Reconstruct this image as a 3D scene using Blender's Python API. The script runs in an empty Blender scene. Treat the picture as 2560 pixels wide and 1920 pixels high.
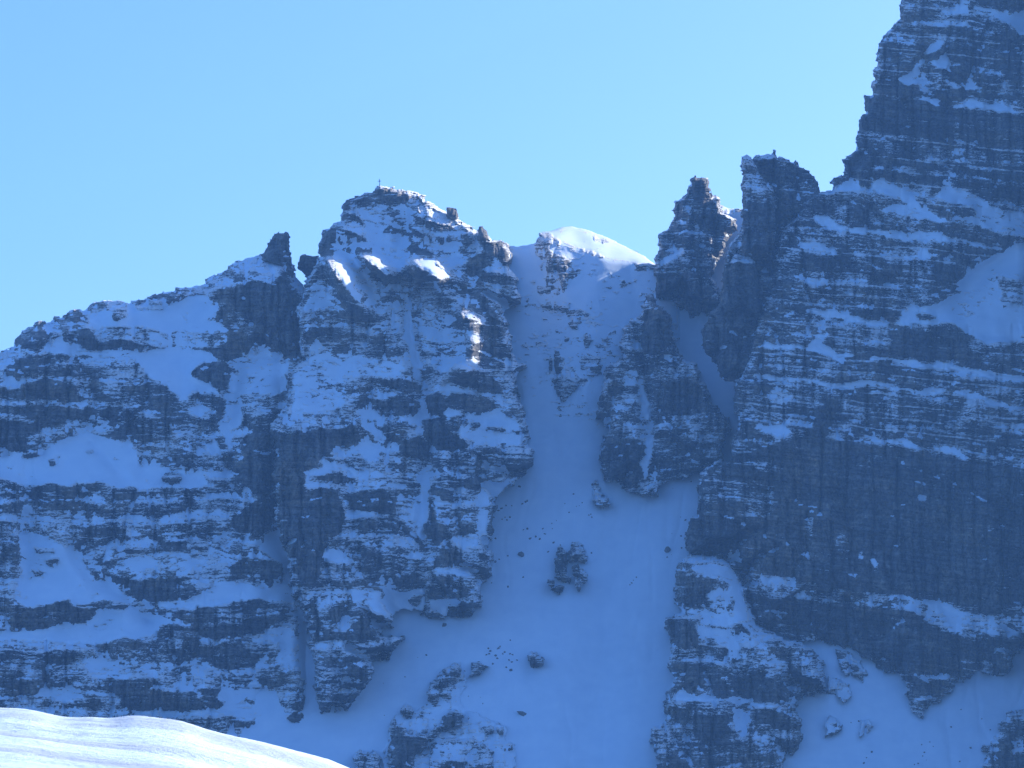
import bpy, math, random
import numpy as np
from mathutils import Vector

# ---------------------------------------------------------------- camera, sky, sun, exposure
scene = bpy.context.scene
F = 7500.0                      # focal length in photograph pixels (2560 wide)
PITCH = math.radians(6.0)
cam_d = bpy.data.cameras.new('camera')
cam_d.sensor_width = 36.0
cam_d.lens = 36.0 * F / 2560.0
cam_d.clip_start = 1.0
cam_d.clip_end = 20000.0
cam = bpy.data.objects.new('camera', cam_d)
cam.location = (0, 0, 0)
cam.rotation_euler = (math.pi / 2 + PITCH, 0, 0)
scene.collection.objects.link(cam)
scene.camera = cam

SUN_AZ = math.radians(52.0)     # to the right of the view direction, behind the ridge
SUN_EL = math.radians(24.0)
world = bpy.data.worlds.new('World')
scene.world = world
world.use_nodes = True
wn = world.node_tree.nodes
wl = world.node_tree.links
wn.clear()
sky = wn.new('ShaderNodeTexSky')
sky.sky_type = 'NISHITA'
sky.sun_disc = False
sky.sun_elevation = SUN_EL
sky.sun_rotation = SUN_AZ       # measured clockwise from +Y
sky.altitude = 2300.0
sky.air_density = 1.0
sky.dust_density = 10.0
sky.ozone_density = 9.5
bg = wn.new('ShaderNodeBackground')
bg.inputs['Strength'].default_value = 0.15
wo = wn.new('ShaderNodeOutputWorld')
wl.new(sky.outputs[0], bg.inputs[0])
wl.new(bg.outputs[0], wo.inputs[0])

sun_d = bpy.data.lights.new('sun', 'SUN')
sun_d.energy = 5.0
sun_d.angle = math.radians(0.5)
sun_d.color = (1.0, 0.95, 0.88)
sun = bpy.data.objects.new('sun', sun_d)
to_sun = Vector((math.sin(SUN_AZ) * math.cos(SUN_EL), math.cos(SUN_AZ) * math.cos(SUN_EL), math.sin(SUN_EL)))
sun.rotation_euler = (-to_sun).to_track_quat('-Z', 'Y').to_euler()
sun.location = (300, 300, 600)
scene.collection.objects.link(sun)

scene.view_settings.view_transform = 'Standard'
scene.view_settings.look = 'None'
scene.view_settings.gamma = 1.0
scene.view_settings.exposure = 1.0
scene.cycles.use_denoising = True
scene.cycles.max_bounces = 5
scene.cycles.diffuse_bounces = 2
scene.cycles.volume_bounces = 0

# ---------------------------------------------------------------- helpers
M_PX = 0.2                      # metres a photograph pixel spans on the mountain
CP, SP = math.cos(PITCH), math.sin(PITCH)

def to_world(u, v, Y):
    """Point at distance Y whose bearing is the photograph pixel (u, v)."""
    cx = (u - 1280.0) / F
    cy = (960.0 - v) / F
    dy = CP - SP * cy
    dz = SP + CP * cy
    t = Y / dy
    return cx * t, Y + 0 * cx, dz * t

rng = np.random.RandomState(7)
TAB = rng.rand(512, 512).astype(np.float32)

def vn(x, y, seed=0):
    x = x + seed * 17.31; y = y + seed * 9.77
    ix = np.floor(x).astype(np.int32); iy = np.floor(y).astype(np.int32)
    fx = (x - ix).astype(np.float32); fy = (y - iy).astype(np.float32)
    fx = fx * fx * (3 - 2 * fx); fy = fy * fy * (3 - 2 * fy)
    a = TAB[ix & 511, iy & 511]; b = TAB[(ix + 1) & 511, iy & 511]
    c = TAB[ix & 511, (iy + 1) & 511]; d = TAB[(ix + 1) & 511, (iy + 1) & 511]
    return (a + (b - a) * fx) * (1 - fy) + (c + (d - c) * fx) * fy - 0.5

def fbm(x, y, seed=0, o=4, g=0.5):
    r = 0; a = 1.0
    for i in range(o):
        r = r + a * vn(x, y, seed + i * 3.7); x = x * 2.03; y = y * 2.03; a *= g
    return r

def box1(a, n, ax):
    if n < 1: return a
    p = [(0, 0), (0, 0)]; p[ax] = (n + 1, n)
    q = np.pad(a, p, mode='edge').cumsum(axis=ax, dtype=np.float64)
    w = 2 * n + 1
    if ax == 0: return ((q[w:] - q[:-w]) / w).astype(np.float32)
    return ((q[:, w:] - q[:, :-w]) / w).astype(np.float32)

def blur(a, nu, nv=None):
    nv = nu if nv is None else nv
    for _ in range(2):
        a = box1(a, nv, 0); a = box1(a, nu, 1)
    return a

def sstep(a, b, x):
    t = np.clip((x - a) / (b - a), 0, 1)
    return t * t * (3 - 2 * t)

def inside(poly, U, V):
    r = np.zeros(U.shape, bool)
    n = len(poly)
    for i in range(n):
        x0, y0 = poly[i]; x1, y1 = poly[(i + 1) % n]
        if y0 == y1: continue
        c = (y0 > V) != (y1 > V)
        r ^= c & (U < (x1 - x0) * (V - y0) / (y1 - y0) + x0)
    return r

def seg_dist(pts, U, V, closed=False):
    d = np.full(U.shape, 1e9, np.float32)
    n = len(pts)
    for i in range(n if closed else n - 1):
        x0, y0 = pts[i]; x1, y1 = pts[(i + 1) % n]
        dx, dy = x1 - x0, y1 - y0
        L = dx * dx + dy * dy + 1e-9
        t = np.clip(((U - x0) * dx + (V - y0) * dy) / L, 0, 1)
        np.minimum(d, (U - x0 - t * dx) ** 2 + (V - y0 - t * dy) ** 2, out=d)
    return np.sqrt(d)

def components(mask):
    """Label 4-connected regions of a boolean grid (run based union-find)."""
    H, W = mask.shape
    lab = np.zeros((H, W), np.int32)
    parent = [0]
    def find(a):
        while parent[a] != a:
            parent[a] = parent[parent[a]]; a = parent[a]
        return a
    prev = []
    for i in range(H):
        row = np.flatnonzero(np.diff(np.concatenate(([0], mask[i].view(np.int8), [0]))))
        cur = []
        j = 0
        for s, e in zip(row[0::2], row[1::2]):
            k = 0
            while j < len(prev) and prev[j][1] <= s: j += 1
            q = j
            while q < len(prev) and prev[q][0] < e:
                p = find(prev[q][2])
                if k == 0: k = p
                elif k != p: parent[p] = k
                q += 1
            if k == 0:
                k = len(parent); parent.append(k)
            lab[i, s:e] = k
            cur.append((s, e, k))
        prev = cur
    root = np.array([find(a) for a in range(len(parent))], np.int32)
    return root[lab]

def tag(o, label=None, cat=None, group=None, kind=None):
    if label: o['label'] = label
    if cat: o['category'] = cat
    if group: o['group'] = group
    if kind: o['kind'] = kind
    return o

def mesh_obj(name, verts, faces, mat, parent=None, base=(0, 0, 0), smooth=False, attrs=None):
    """verts (n,3) world coordinates, faces (m,4) or (m,3) indices."""
    faces = np.asarray(faces, np.int32)
    used, inv = np.unique(faces.ravel(), return_inverse=True)
    k = faces.shape[1]
    me = bpy.data.meshes.new(name)
    co = (np.asarray(verts)[used] - np.array(base)).astype(np.float32)
    me.vertices.add(len(used)); me.vertices.foreach_set('co', co.ravel())
    me.loops.add(faces.size); me.loops.foreach_set('vertex_index', inv.astype(np.int32).ravel())
    me.polygons.add(len(faces))
    me.polygons.foreach_set('loop_start', np.arange(0, faces.size, k, dtype=np.int32))
    me.polygons.foreach_set('loop_total', np.full(len(faces), k, np.int32))
    me.polygons.foreach_set('use_smooth', np.full(len(faces), smooth, bool))
    for nm, arr in (attrs or {}).items():
        a = me.attributes.new(nm, 'FLOAT', 'POINT')
        a.data.foreach_set('value', np.asarray(arr, np.float32)[used])
    me.update(calc_edges=True)
    me.materials.append(mat)
    o = bpy.data.objects.new(name, me)
    scene.collection.objects.link(o)
    if parent is not None: o.parent = parent
    else: o.location = base
    return o

def empty(name, loc):
    o = bpy.data.objects.new(name, None)
    o.location = loc
    o.empty_display_size = 5
    scene.collection.objects.link(o)
    return o

# ---------------------------------------------------------------- materials
def rock_material(name, dip=0.0, warm=0.0):
    m = bpy.data.materials.new(name); m.use_nodes = True
    nt = m.node_tree; N = nt.nodes; L = nt.links
    b = N['Principled BSDF']
    b.inputs['Roughness'].default_value = 0.92
    b.inputs['Specular IOR Level'].default_value = 0.15
    tc = N.new('ShaderNodeTexCoord')
    sep = N.new('ShaderNodeSeparateXYZ'); L.new(tc.outputs['Object'], sep.inputs[0])
    shz = N.new('ShaderNodeMath'); shz.operation = 'MULTIPLY_ADD'; shz.inputs[1].default_value = dip
    L.new(sep.outputs['X'], shz.inputs[0]); L.new(sep.outputs['Z'], shz.inputs[2])
    com = N.new('ShaderNodeCombineXYZ'); L.new(sep.outputs['X'], com.inputs[0]); L.new(sep.outputs['Y'], com.inputs[1]); L.new(shz.outputs[0], com.inputs[2])
    def mapped(scale, rot=0.0):
        mp = N.new('ShaderNodeMapping'); mp.inputs['Scale'].default_value = scale
        L.new(com.outputs[0], mp.inputs['Vector']); return mp.outputs[0]
    def noise(vec, s, det=4, rough=0.6):
        n = N.new('ShaderNodeTexNoise'); n.inputs['Scale'].default_value = s
        n.inputs['Detail'].default_value = det; n.inputs['Roughness'].default_value = rough
        L.new(vec, n.inputs['Vector']); return n.outputs['Fac']
    def math_(op, a, bb, clamp=False):
        n = N.new('ShaderNodeMath'); n.operation = op; n.use_clamp = clamp
        for i, x in enumerate((a, bb)):
            if isinstance(x, (int, float)): n.inputs[i].default_value = x
            else: L.new(x, n.inputs[i])
        return n.outputs[0]
    def ramp(fac, stops):
        r = N.new('ShaderNodeValToRGB'); L.new(fac, r.inputs[0])
        r.color_ramp.elements[0].position = stops[0][0]; r.color_ramp.elements[0].color = stops[0][1]
        r.color_ramp.elements[1].position = stops[-1][0]; r.color_ramp.elements[1].color = stops[-1][1]
        for p, c in stops[1:-1]:
            e = r.color_ramp.elements.new(p); e.color = c
        return r.outputs[0]
    def mix(f, a, bb, mode='MIX'):
        n = N.new('ShaderNodeMix'); n.data_type = 'RGBA'; n.blend_type = mode
        if isinstance(f, (int, float)): n.inputs[0].default_value = f
        else: L.new(f, n.inputs[0])
        for i, x in ((6, a), (7, bb)):
            if isinstance(x, tuple): n.inputs[i].default_value = x
            else: L.new(x, n.inputs[i])
        return n.outputs[2]
    wob = noise(mapped((0.09, 0.09, 0.09)), 1.0, 3)
    beds = noise(mapped((0.035, 0.035, 0.55), dip), 1.0, 6, 0.7)
    streak = noise(mapped((0.22, 0.22, 0.02)), 1.0, 6, 0.62)
    patch = noise(mapped((0.028, 0.028, 0.035)), 1.0, 3)
    grit = noise(mapped((0.5, 0.5, 0.6)), 1.0, 6, 0.7)
    v = math_('ADD', math_('MULTIPLY', beds, 0.34), math_('MULTIPLY', grit, 0.40))
    v = math_('ADD', v, math_('MULTIPLY', wob, 0.26))
    g = ramp(v, [(0.37, (0.022, 0.024, 0.028, 1)), (0.49, (0.120, 0.120, 0.122, 1)), (0.62, (0.30, 0.288, 0.272, 1))])
    s = ramp(streak, [(0.36, (0.50, 0.52, 0.56, 1)), (0.50, (1, 1, 1, 1)), (0.66, (1.35, 1.30, 1.22, 1))])
    pm = N.new('ShaderNodeMapRange'); pm.inputs['From Min'].default_value = 0.38; pm.inputs['From Max'].default_value = 0.60
    L.new(noise(mapped((0.04, 0.04, 0.02)), 1.0, 3), pm.inputs['Value'])
    s = mix(pm.outputs[0], (0.95, 0.95, 0.95, 1), s)
    col = mix(1.0, g, s, 'MULTIPLY')
    wm = ramp(patch, [(0.36, (0.72, 0.74, 0.80, 1)), (0.48, (1, 1, 1, 1)), (0.64, (1.35 + warm, 1.16, 0.95, 1))])
    col = mix(1.0, col, wm, 'MULTIPLY')
    # thin snow lodged on small ledges: fine flecks drawn out along the bedding
    at = N.new('ShaderNodeAttribute'); at.attribute_name = 'dust'
    fl1 = noise(mapped((0.5, 0.8, 1.3), dip), 1.0, 6, 0.78)
    fl2 = noise(mapped((0.10, 0.15, 1.1), dip), 1.0, 4, 0.6)
    fl = math_('ADD', math_('MULTIPLY', fl1, 0.62), math_('MULTIPLY', fl2, 0.38))
    geo = N.new('ShaderNodeNewGeometry')
    sx = N.new('ShaderNodeSeparateXYZ'); L.new(geo.outputs['Normal'], sx.inputs[0])
    nz = math_('MULTIPLY', sx.outputs['Z'], 0.10)
    val = math_('ADD', math_('ADD', fl, nz), at.outputs['Fac'])
    mask = N.new('ShaderNodeMapRange'); mask.inputs['From Min'].default_value = 0.64; mask.inputs['From Max'].default_value = 0.70
    L.new(val, mask.inputs['Value'])
    col = mix(mask.outputs[0], col, (0.80, 0.82, 0.85, 1))
    L.new(col, b.inputs['Base Color'])
    bn = noise(mapped((1.0, 1.0, 1.6), dip), 0.9, 6, 0.7)
    bn = math_('ADD', bn, math_('MULTIPLY', beds, 0.7))
    bp = N.new('ShaderNodeBump'); bp.inputs['Strength'].default_value = 0.8; bp.inputs['Distance'].default_value = 0.8
    L.new(bn, bp.inputs['Height']); L.new(bp.outputs[0], b.inputs['Normal'])
    return m

def snow_material(name, rip=0.12, scale=0.12, specks=False):
    m = bpy.data.materials.new(name); m.use_nodes = True
    nt = m.node_tree; N = nt.nodes; L = nt.links
    b = N['Principled BSDF']
    b.inputs['Roughness'].default_value = 0.75
    b.inputs['Specular IOR Level'].default_value = 0.2
    tc = N.new('ShaderNodeTexCoord')
    n = N.new('ShaderNodeTexNoise'); n.inputs['Scale'].default_value = scale; n.inputs['Detail'].default_value = 6; n.inputs['Roughness'].default_value = 0.55
    L.new(tc.outputs['Object'], n.inputs['Vector'])
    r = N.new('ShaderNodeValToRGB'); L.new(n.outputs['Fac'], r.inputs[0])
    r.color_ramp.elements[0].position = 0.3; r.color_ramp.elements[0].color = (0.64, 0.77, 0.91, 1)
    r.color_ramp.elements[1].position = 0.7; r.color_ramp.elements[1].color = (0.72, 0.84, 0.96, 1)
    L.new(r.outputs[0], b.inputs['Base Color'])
    mp = N.new('ShaderNodeMapping'); mp.inputs['Scale'].default_value = (0.5, 0.5, 0.22); L.new(tc.outputs['Object'], mp.inputs['Vector'])
    n2 = N.new('ShaderNodeTexNoise'); n2.inputs['Scale'].default_value = 0.6; n2.inputs['Detail'].default_value = 5
    L.new(mp.outputs[0], n2.inputs['Vector'])
    bp = N.new('ShaderNodeBump'); bp.inputs['Strength'].default_value = 0.5; bp.inputs['Distance'].default_value = rip
    L.new(n2.outputs['Fac'], bp.inputs['Height']); L.new(bp.outputs[0], b.inputs['Normal'])
    return m

MAT_ROCK = rock_material('grey_limestone', 0.0)
MAT_ROCK_DIP = rock_material('grey_limestone_dipping', 0.10)
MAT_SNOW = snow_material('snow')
# ---------------------------------------------------------------- mountain builder
def snow_plane(X, Z):
    """Distance of the great snow slope under all the rock (about 46 degrees steep)."""
    d = 1400.0 + 0.95 * (Z + 192.0)
    d = d + 5.0 * fbm(X / 70, Z / 90, 41, 3)
    d = d - 7.0 * np.exp(-((X - 25 - 0.12 * (Z + 60)) / 17.0) ** 2) * sstep(-60, 20, Z)
    d = d + 5.0 * np.exp(-((X - 52 - 0.10 * (Z + 60)) / 14.0) ** 2)
    return d

def beds_of(seed, h, lo=-420, hi=420):
    r = np.random.RandomState(seed)
    th = h * (0.45 + 1.1 * r.rand(int((hi - lo) / h * 1.4) + 20))
    b = lo + np.concatenate(([0], np.cumsum(th)))
    return b, r.rand(len(b)).astype(np.float32), r.rand(len(b)).astype(np.float32)

def bed_lookup(b, s):
    i = np.clip(np.searchsorted(b, s.ravel(), side='right') - 1, 0, len(b) - 2).reshape(s.shape)
    t = (s - b[i]) / (b[i + 1] - b[i])
    return i, t.astype(np.float32), (b[i + 1] - b[i]).astype(np.float32)

FIELDS = {}
def depth_at(label, u, v):
    us, vs, D, sd = FIELDS[label]
    return float(D[np.abs(vs - v).argmin(), np.abs(us - u).argmin()])

P_KEYS = [-1.0, -0.5, 0.0, 0.5, 1.0]

def massif(name, label, cat, outline, plane, paint=(), lines=(), p0=0.0, dip=0.0, seed=1, g=2.0, mat=None,
           ramp_a=2.2, ramp_b=11.0, under=None, kmean=0.45, leak=24.0, rough=1.0, jag=1.0, parent=None,
           group=None, back=28.0, tmax=1.6, bands=True, part_name=None, snow_gain=0.0, min_patch=130, stair=1.0, rim_max=32.0, foot_v=1e9, tilts=(), foot_amp=3.4, warp=1.0, ledge=1.0):
    key = part_name or name
    out = np.array(outline, float)
    u0, v0 = out.min(0) - 8; u1, v1 = out.max(0) + 8
    us = np.arange(u0, u1 + g, g); vs = np.arange(v0, v1 + g, g)[::-1]       # row 0 is the lowest row
    U, V = np.meshgrid(us, vs); U = U.astype(np.float32); V = V.astype(np.float32)
    X = (U - 1280) * M_PX; Z = (960 - V) * M_PX
    dz = g * M_PX
    # bedding coordinate
    s_b = Z + dip * X + warp * (4.5 * fbm(X / 38, Z / 38, seed + 1, 3) + 1.8 * fbm(X / 10, Z / 12, seed + 2, 3))
    # --- outline, frayed along the beds
    ins = inside(outline, U, V)
    sd = seg_dist(outline, U, V, True) * M_PX
    sd = np.where(ins, sd, -sd)
    bj, rj, rk = beds_of(seed + 90, 1.7)
    ij, tj, hj = bed_lookup(bj, s_b)
    sd = sd + jag * (0.8 * (rj[ij] - 0.5) + 0.7 * fbm(X / 3.2, Z / 3.2, seed + 3, 3) + 0.95 * (TAB[(ij * 7 + 3) & 511, np.floor(X / 2.3 + rk[ij] * 9).astype(int) & 511] - 0.5)
                    + 0.9 * (TAB[np.floor(s_b / 4.1).astype(int) & 511, np.floor(X / 5.3 + 3 * vn(s_b / 4.1, 0 * X, seed)).astype(int) & 511] - 0.5))
    fj = sstep(foot_v, foot_v + 60, V)
    sd = sd + fj * (foot_amp * fbm(X / 8, Z / 7, seed + 20, 4, 0.6))
    cl = components(sd > 0)
    cc = np.bincount(cl.ravel()); cc[0] = 0
    sd = np.where((sd > 0) & (cl != cc.argmax()), -0.5, sd)
    # --- painted rock / snow character, edges frayed along the beds
    wu = U + 13 * fbm(X / 7, Z / 3.5, seed + 4, 4); wv = V + 8 * fbm(X / 8, Z / 3.5, seed + 5, 4)
    P = np.full(U.shape, p0, np.float32)
    band = np.full(U.shape, -1, np.int16)
    for k, (val, poly) in enumerate(paint):
        pa = np.array(poly); 
        i0 = max(0, int((v1 - pa[:, 1].max()) / g) - 8); i1 = int((v1 - pa[:, 1].min()) / g) + 12
        j0 = max(0, int((pa[:, 0].min() - u0) / g) - 8); j1 = int((pa[:, 0].max() - u0) / g) + 10
        if i1 <= i0 or j1 <= j0 or i0 >= U.shape[0] or j0 >= U.shape[1]: continue
        sl = (slice(i0, i1), slice(j0, j1))
        q = inside(poly, wu[sl], wv[sl])
        P[sl][q] = val
        band[sl][q] = k if val <= -0.55 else -1
    Ps = blur(P, 1)
    P = np.clip(Ps + 0.30 * fbm(X / 12, Z / 6, seed + 6, 4) * (1 - 0.6 * np.abs(Ps)), -1, 1)
    P = np.clip(P + 0.65 * fj * np.exp(-np.maximum(sd, 0) / 2.2) * (P < 0.7), -1, 1)
    # --- large form: steep where it is rock, gentler where snow lies
    cot = np.interp(Ps, P_KEYS, [0.06, 0.24, 0.50, 0.80, 1.05]).astype(np.float32)
    acc = np.zeros(U.shape, np.float32); row = np.zeros(U.shape[1], np.float32)
    dec = 1 - dz / leak
    for i in range(U.shape[0]):
        row = row * dec + (cot[i] - kmean) * dz
        acc[i] = row
    acc = blur(acc, 3, 1)
    D = plane(X, Z) + acc
    for amp, w, pts in lines:
        d = seg_dist(pts, U + 5 * fbm(X / 6, Z / 6, seed + 7, 3), V) * M_PX
        D = D + amp * np.exp(-(d / w) ** 2)
    for kt, poly in tilts:
        mk = blur(inside(poly, U, V).astype(np.float32), 5, 5)
        D = D - mk * 1.5 * kt + mk * 0.75 * (X - (np.mean([p[0] for p in poly]) - 1280) * M_PX)
    # --- bulge: rock rises out of the snow (or rounds off against the sky) at its outline
    und = snow_plane(X, Z) if under is None else under(X, Z)
    und = np.minimum(und, plane(X, Z) + rim_max)
    sp = np.maximum(sd, 0)
    nb = max(2, int(6 / g))
    gz, gxx = np.gradient(blur(sd.astype(np.float32), nb, nb))
    wf = blur(sstep(0.25, 0.75, gz / (np.hypot(gz, gxx) + 1e-6)).astype(np.float32), nb, nb)
    ra = ramp_a + (0.95 - ramp_a) * wf; rb = ramp_b + (0.8 - ramp_b) * wf
    edge = und + 1.0 - ra * sp - rb * np.sqrt(sp)
    kk = 5.0
    D = np.where(np.abs(D - edge) < kk, np.maximum(D, edge) + (kk - np.abs(D - edge)) ** 2 / (4 * kk), np.maximum(D, edge))
    # --- beds: staircase and blocks
    rockw = np.interp(Ps, P_KEYS, [1.0, 1.0, 1.0, 0.8, 0.12]).astype(np.float32) * rough
    for h, wt in ((9.0, 0.9), (3.4, 0.4)):
        b, r1, r2 = beds_of(seed + int(h * 10), h)
        i, t, th = bed_lookup(b, s_b + 0.8 * h * 0.25 * vn(X / (4 * h), Z / (4 * h), seed + 8))
        st = b[i] + th * sstep(0.62, 1.0, t)
        D = D + stair * wt * rockw * np.interp(Ps, P_KEYS, [0.10, 0.28, 0.5, 0.5, 0.4]) * (st - s_b)
    for h, amp, wb in ((7.0, 1.9, 2.2), (2.6, 1.1, 2.0), (1.1, 0.6, 1.7)):
        b, r1, r2 = beds_of(seed + int(h * 31), h)
        i, t, th = bed_lookup(b, s_b)
        w = h * wb * (0.6 + 0.9 * r2[i])
        xs = (X + 0.8 * h * vn(X / (2 * h), Z / (1.2 * h), seed + 9)) / w + r1[i] * 50
        bi = np.floor(xs).astype(int); fx = xs - bi
        blk = TAB[(i * 13 + int(h * 7)) & 511, bi & 511]
        crack = np.exp(-((np.minimum(fx, 1 - fx) * w) / (0.10 * h + 0.2)) ** 2)
        lip = np.exp(-((np.minimum(t, 1 - t) * th) / (0.10 * h)) ** 2)
        D = D - rockw * amp * (0.75 * r1[i] + 0.85 * blk - 0.45 * crack - 0.35 * lip)
    # tall slabs and pillars on the bare faces
    pw = rockw * np.interp(Ps, P_KEYS, [1.0, 0.8, 0.35, 0.1, 0]).astype(np.float32)
    for h, amp, wd in ((34.0, 5.0, 10.0), (13.0, 2.4, 4.5)):
        b, r1, r2 = beds_of(seed + int(h * 17), h)
        i, t, th = bed_lookup(b, s_b + 0.35 * X + 5 * vn(X / 14, Z / 30, seed + 21))
        w = wd * (0.6 + 0.9 * r2[i])
        xs = (X + 2.2 * fbm(X / 14, Z / 16, seed + 22, 3)) / w + r1[i] * 50
        bi = np.floor(xs).astype(int); fx = xs - bi
        blk = TAB[(i * 29 + int(h)) & 511, bi & 511]
        tlt = TAB[(i * 37 + 5 + int(h)) & 511, bi & 511] - 0.5
        crack = np.exp(-((np.minimum(fx, 1 - fx) * w) / (0.9 if h > 20 else 0.5)) ** 2)
        D = D - pw * amp * (blk + 0.9 * tlt * (fx - 0.5) - (0.85 if h > 20 else 0.4) * crack)
    # upright joints and general roughness
    col = np.abs(fbm(X / 6.5, Z / 60, seed + 10, 3))
    D = D + rockw * 0.8 * np.exp(-(col / 0.05) ** 2) * np.interp(Ps, P_KEYS, [1, 0.8, 0.4, 0.1, 0])
    D = D + rockw * (1.3 * fbm(X / 9, Z / 9, seed + 11, 3) + 0.9 * fbm(X / 2.4, Z / 1.6, seed + 12, 3))
    flu = np.abs(fbm(X / 10, Z / 42, seed + 17, 3))
    D = D + np.minimum(rockw, 1) * np.interp(Ps, P_KEYS, [0.5, 1, 1, 0.8, 0.1]) * 5.5 * np.maximum(0.16 - flu, 0) / 0.16
    fac = np.abs(fbm(X / 20, Z / 34, seed + 16, 2))
    D = D - np.minimum(rockw, 1) * np.interp(Ps, P_KEYS, [1, 1, 0.7, 0.3, 0]) * 7.0 * (0.25 - fac)
    D = D.astype(np.float32)
    # --- snow lies where the rock is no steeper than it can hold
    c = np.interp(P, P_KEYS, [4.0, 2.1, 1.15, 0.70, 0.45]) * (1 + 0.9 * fbm(X / 5, Z / 2.2, seed + 13, 4)) - snow_gain
    c = c * (1 + 2.5 * np.exp(-np.maximum(sd, 0) / 1.5) * (Ps < 0.3))
    Ci = np.cumsum(c * dz, axis=0)
    Dm = np.where(sd > -0.3, D, 1e6)
    S = Ci + np.minimum.accumulate(Dm - Ci, axis=0)
    S = S.astype(np.float32)
    raw = (D - S) > 0.06
    S = np.where(raw, S, D)
    S = np.maximum(S, blur(S, 1, 0))
    Db = blur(D, 4, 4)
    tm = np.interp(P, P_KEYS, [0.1, 0.2, 0.35, 0.7, 1.8]) * tmax / 1.6
    S = np.maximum(S, Db - tm)
    S = np.where(Ps > 0.62, np.minimum(S, blur(D, 6, 6) - (Ps - 0.62) * 2.6 + 0.25 * vn(X / 3, Z / 3, seed + 14)), S)
    Sb = S * 0.4 + 0.6 * blur(S, 1, 1)
    S = np.where(D - S > 0.25, Sb, S)
    # rock knobs break through the cover
    pk = fbm(X / 3.2, s_b / 1.1, seed + 18, 4, 0.6) + 0.75 * fbm(X / 13, Z / 8, seed + 19, 2)
    thr = np.interp(P, [-1, 0, 0.5, 0.8, 0.95, 1], [0.06, 0.06, 0.16, 0.36, 0.56, 0.8])
    D = np.where((pk > thr) & (sd > 0.4), np.minimum(D, S - 0.22 - 1.6 * (pk - thr)), D).astype(np.float32)
    depth = D - S
    sn = (depth > 0.10) & (sd > 0.15)
    lab = components(sn)
    cnt = np.bincount(lab.ravel())
    small = cnt < 5; small[0] = True
    sn &= ~small[lab]
    # --- geometry
    keepv = sd > 0
    cell_in = keepv[:-1, :-1] | keepv[1:, :-1] | keepv[:-1, 1:] | keepv[1:, 1:]
    # snap outer corners of rim cells on to the outline
    gy, gx = np.gradient(sd)
    gl = gx * gx + gy * gy + 1e-6
    mv = np.where(sd < 0, np.clip(-sd / gl, 0, 40), 0)
    du = np.clip(mv * gx, -1.2, 1.2) * g; dv = np.clip(mv * gy, -1.2, 1.2) * (-g)
    Uw = U + du; Vw = V + dv
    wx, wy, wz = to_world(Uw, Vw, D)
    verts = np.stack([wx, wy, wz], -1).reshape(-1, 3)
    sx_, sy_, sz_ = to_world(Uw, Vw, np.where(sn, S, D + 0.12))
    sverts = np.stack([sx_, sy_, sz_], -1).reshape(-1, 3)
    H, W = U.shape
    ids = np.arange(H * W).reshape(H, W)
    quad = np.stack([ids[:-1, :-1], ids[:-1, 1:], ids[1:, 1:], ids[1:, :-1]], -1)
    def all4(m): return m[:-1, :-1] & m[1:, :-1] & m[:-1, 1:] & m[1:, 1:]
    def any4(m): return m[:-1, :-1] | m[1:, :-1] | m[:-1, 1:] | m[1:, 1:]
    deep = all4(depth * sn > 0.7)
    rockc = cell_in & ~deep
    snowc = cell_in & any4(sn)
    vi = np.flatnonzero(sd.ravel() > 0)
    bu = float(U.ravel()[vi].mean()); bv = float(V.ravel()[vi].max()); bd = float(D.ravel()[vi].mean())
    base = tuple(float(q) for q in to_world(np.float64(bu), np.float64(bv), np.float64(bd)))
    dust = np.interp(P, P_KEYS, [-0.11, 0.075, 0.12, 0.13, 0.14]) + 0.16 * fbm(X / 8, Z / 5, seed + 15, 3)
    bl, rl1, rl2 = beds_of(seed + 555, 4.6)
    il, tl, thl = bed_lookup(bl, s_b)
    ln = np.exp(-((tl * thl - 0.3) / 0.32) ** 2) * (rl1[il] > 0.35) * sstep(-0.12 - 0.2 * (ledge - 1), 0.12, fbm(X / 22, Z / 4, seed + 23, 3))
    dust = dust + 0.17 * ledge * ln * np.interp(P, [-1, -0.8, -0.5], [0.25, 0.45, 1.0]) + 0.09 * blur(sn.astype(np.float32), 2, 2)
    dust = dust.ravel()
    mat = mat or MAT_ROCK
    FIELDS.setdefault(label or key, (us, vs, np.minimum(D, np.where(sn, S, D)), sd))
    top = parent
    if parent is None:
        top = empty(name, base); tag(top, label, cat, group)
    else:
        base = tuple(parent.location)
    # rim faces carried back: the mass has thickness
    rim_f = quad[rockc | snowc]
    e = np.concatenate([rim_f[:, [0, 1]], rim_f[:, [1, 2]], rim_f[:, [2, 3]], rim_f[:, [3, 0]]])
    es = np.sort(e, 1)
    _, idx, cn = np.unique(es[:, 0].astype(np.int64) * (H * W) + es[:, 1], return_index=True, return_counts=True)
    be = e[idx[cn == 1]]
    bx, by, bz = to_world(Uw.ravel(), Vw.ravel(), D.ravel() + (back(Z.ravel()) if callable(back) else back))
    allv = np.concatenate([verts, np.stack([bx, by, bz], -1)])
    rim = np.stack([be[:, 1], be[:, 0], be[:, 0] + H * W, be[:, 1] + H * W], -1)
    bandc = band[:-1, :-1]
    main = rockc.copy()
    if bands:
        for k, (val, poly) in enumerate(paint):
            if val > -0.55: continue
            m = rockc & (bandc == k)
            if m.sum() < 60: continue
            mesh_obj('rock_band', verts, quad[m], mat, top, base, attrs={'dust': dust})
            main &= ~m
    f = np.concatenate([quad[main], rim])
    mesh_obj(part_name or 'rock_face', allv, f, mat, top, base, attrs={'dust': np.concatenate([dust, dust])})
    # snow: every patch that can be told apart is a piece, the rest one dusting
    lab = components(any4(sn) & cell_in)
    cnt = np.bincount(lab.ravel()); cnt[0] = 0
    big = [k for k in np.argsort(cnt)[::-1][:70] if cnt[k] >= min_patch]
    rest = snowc.copy()
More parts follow.
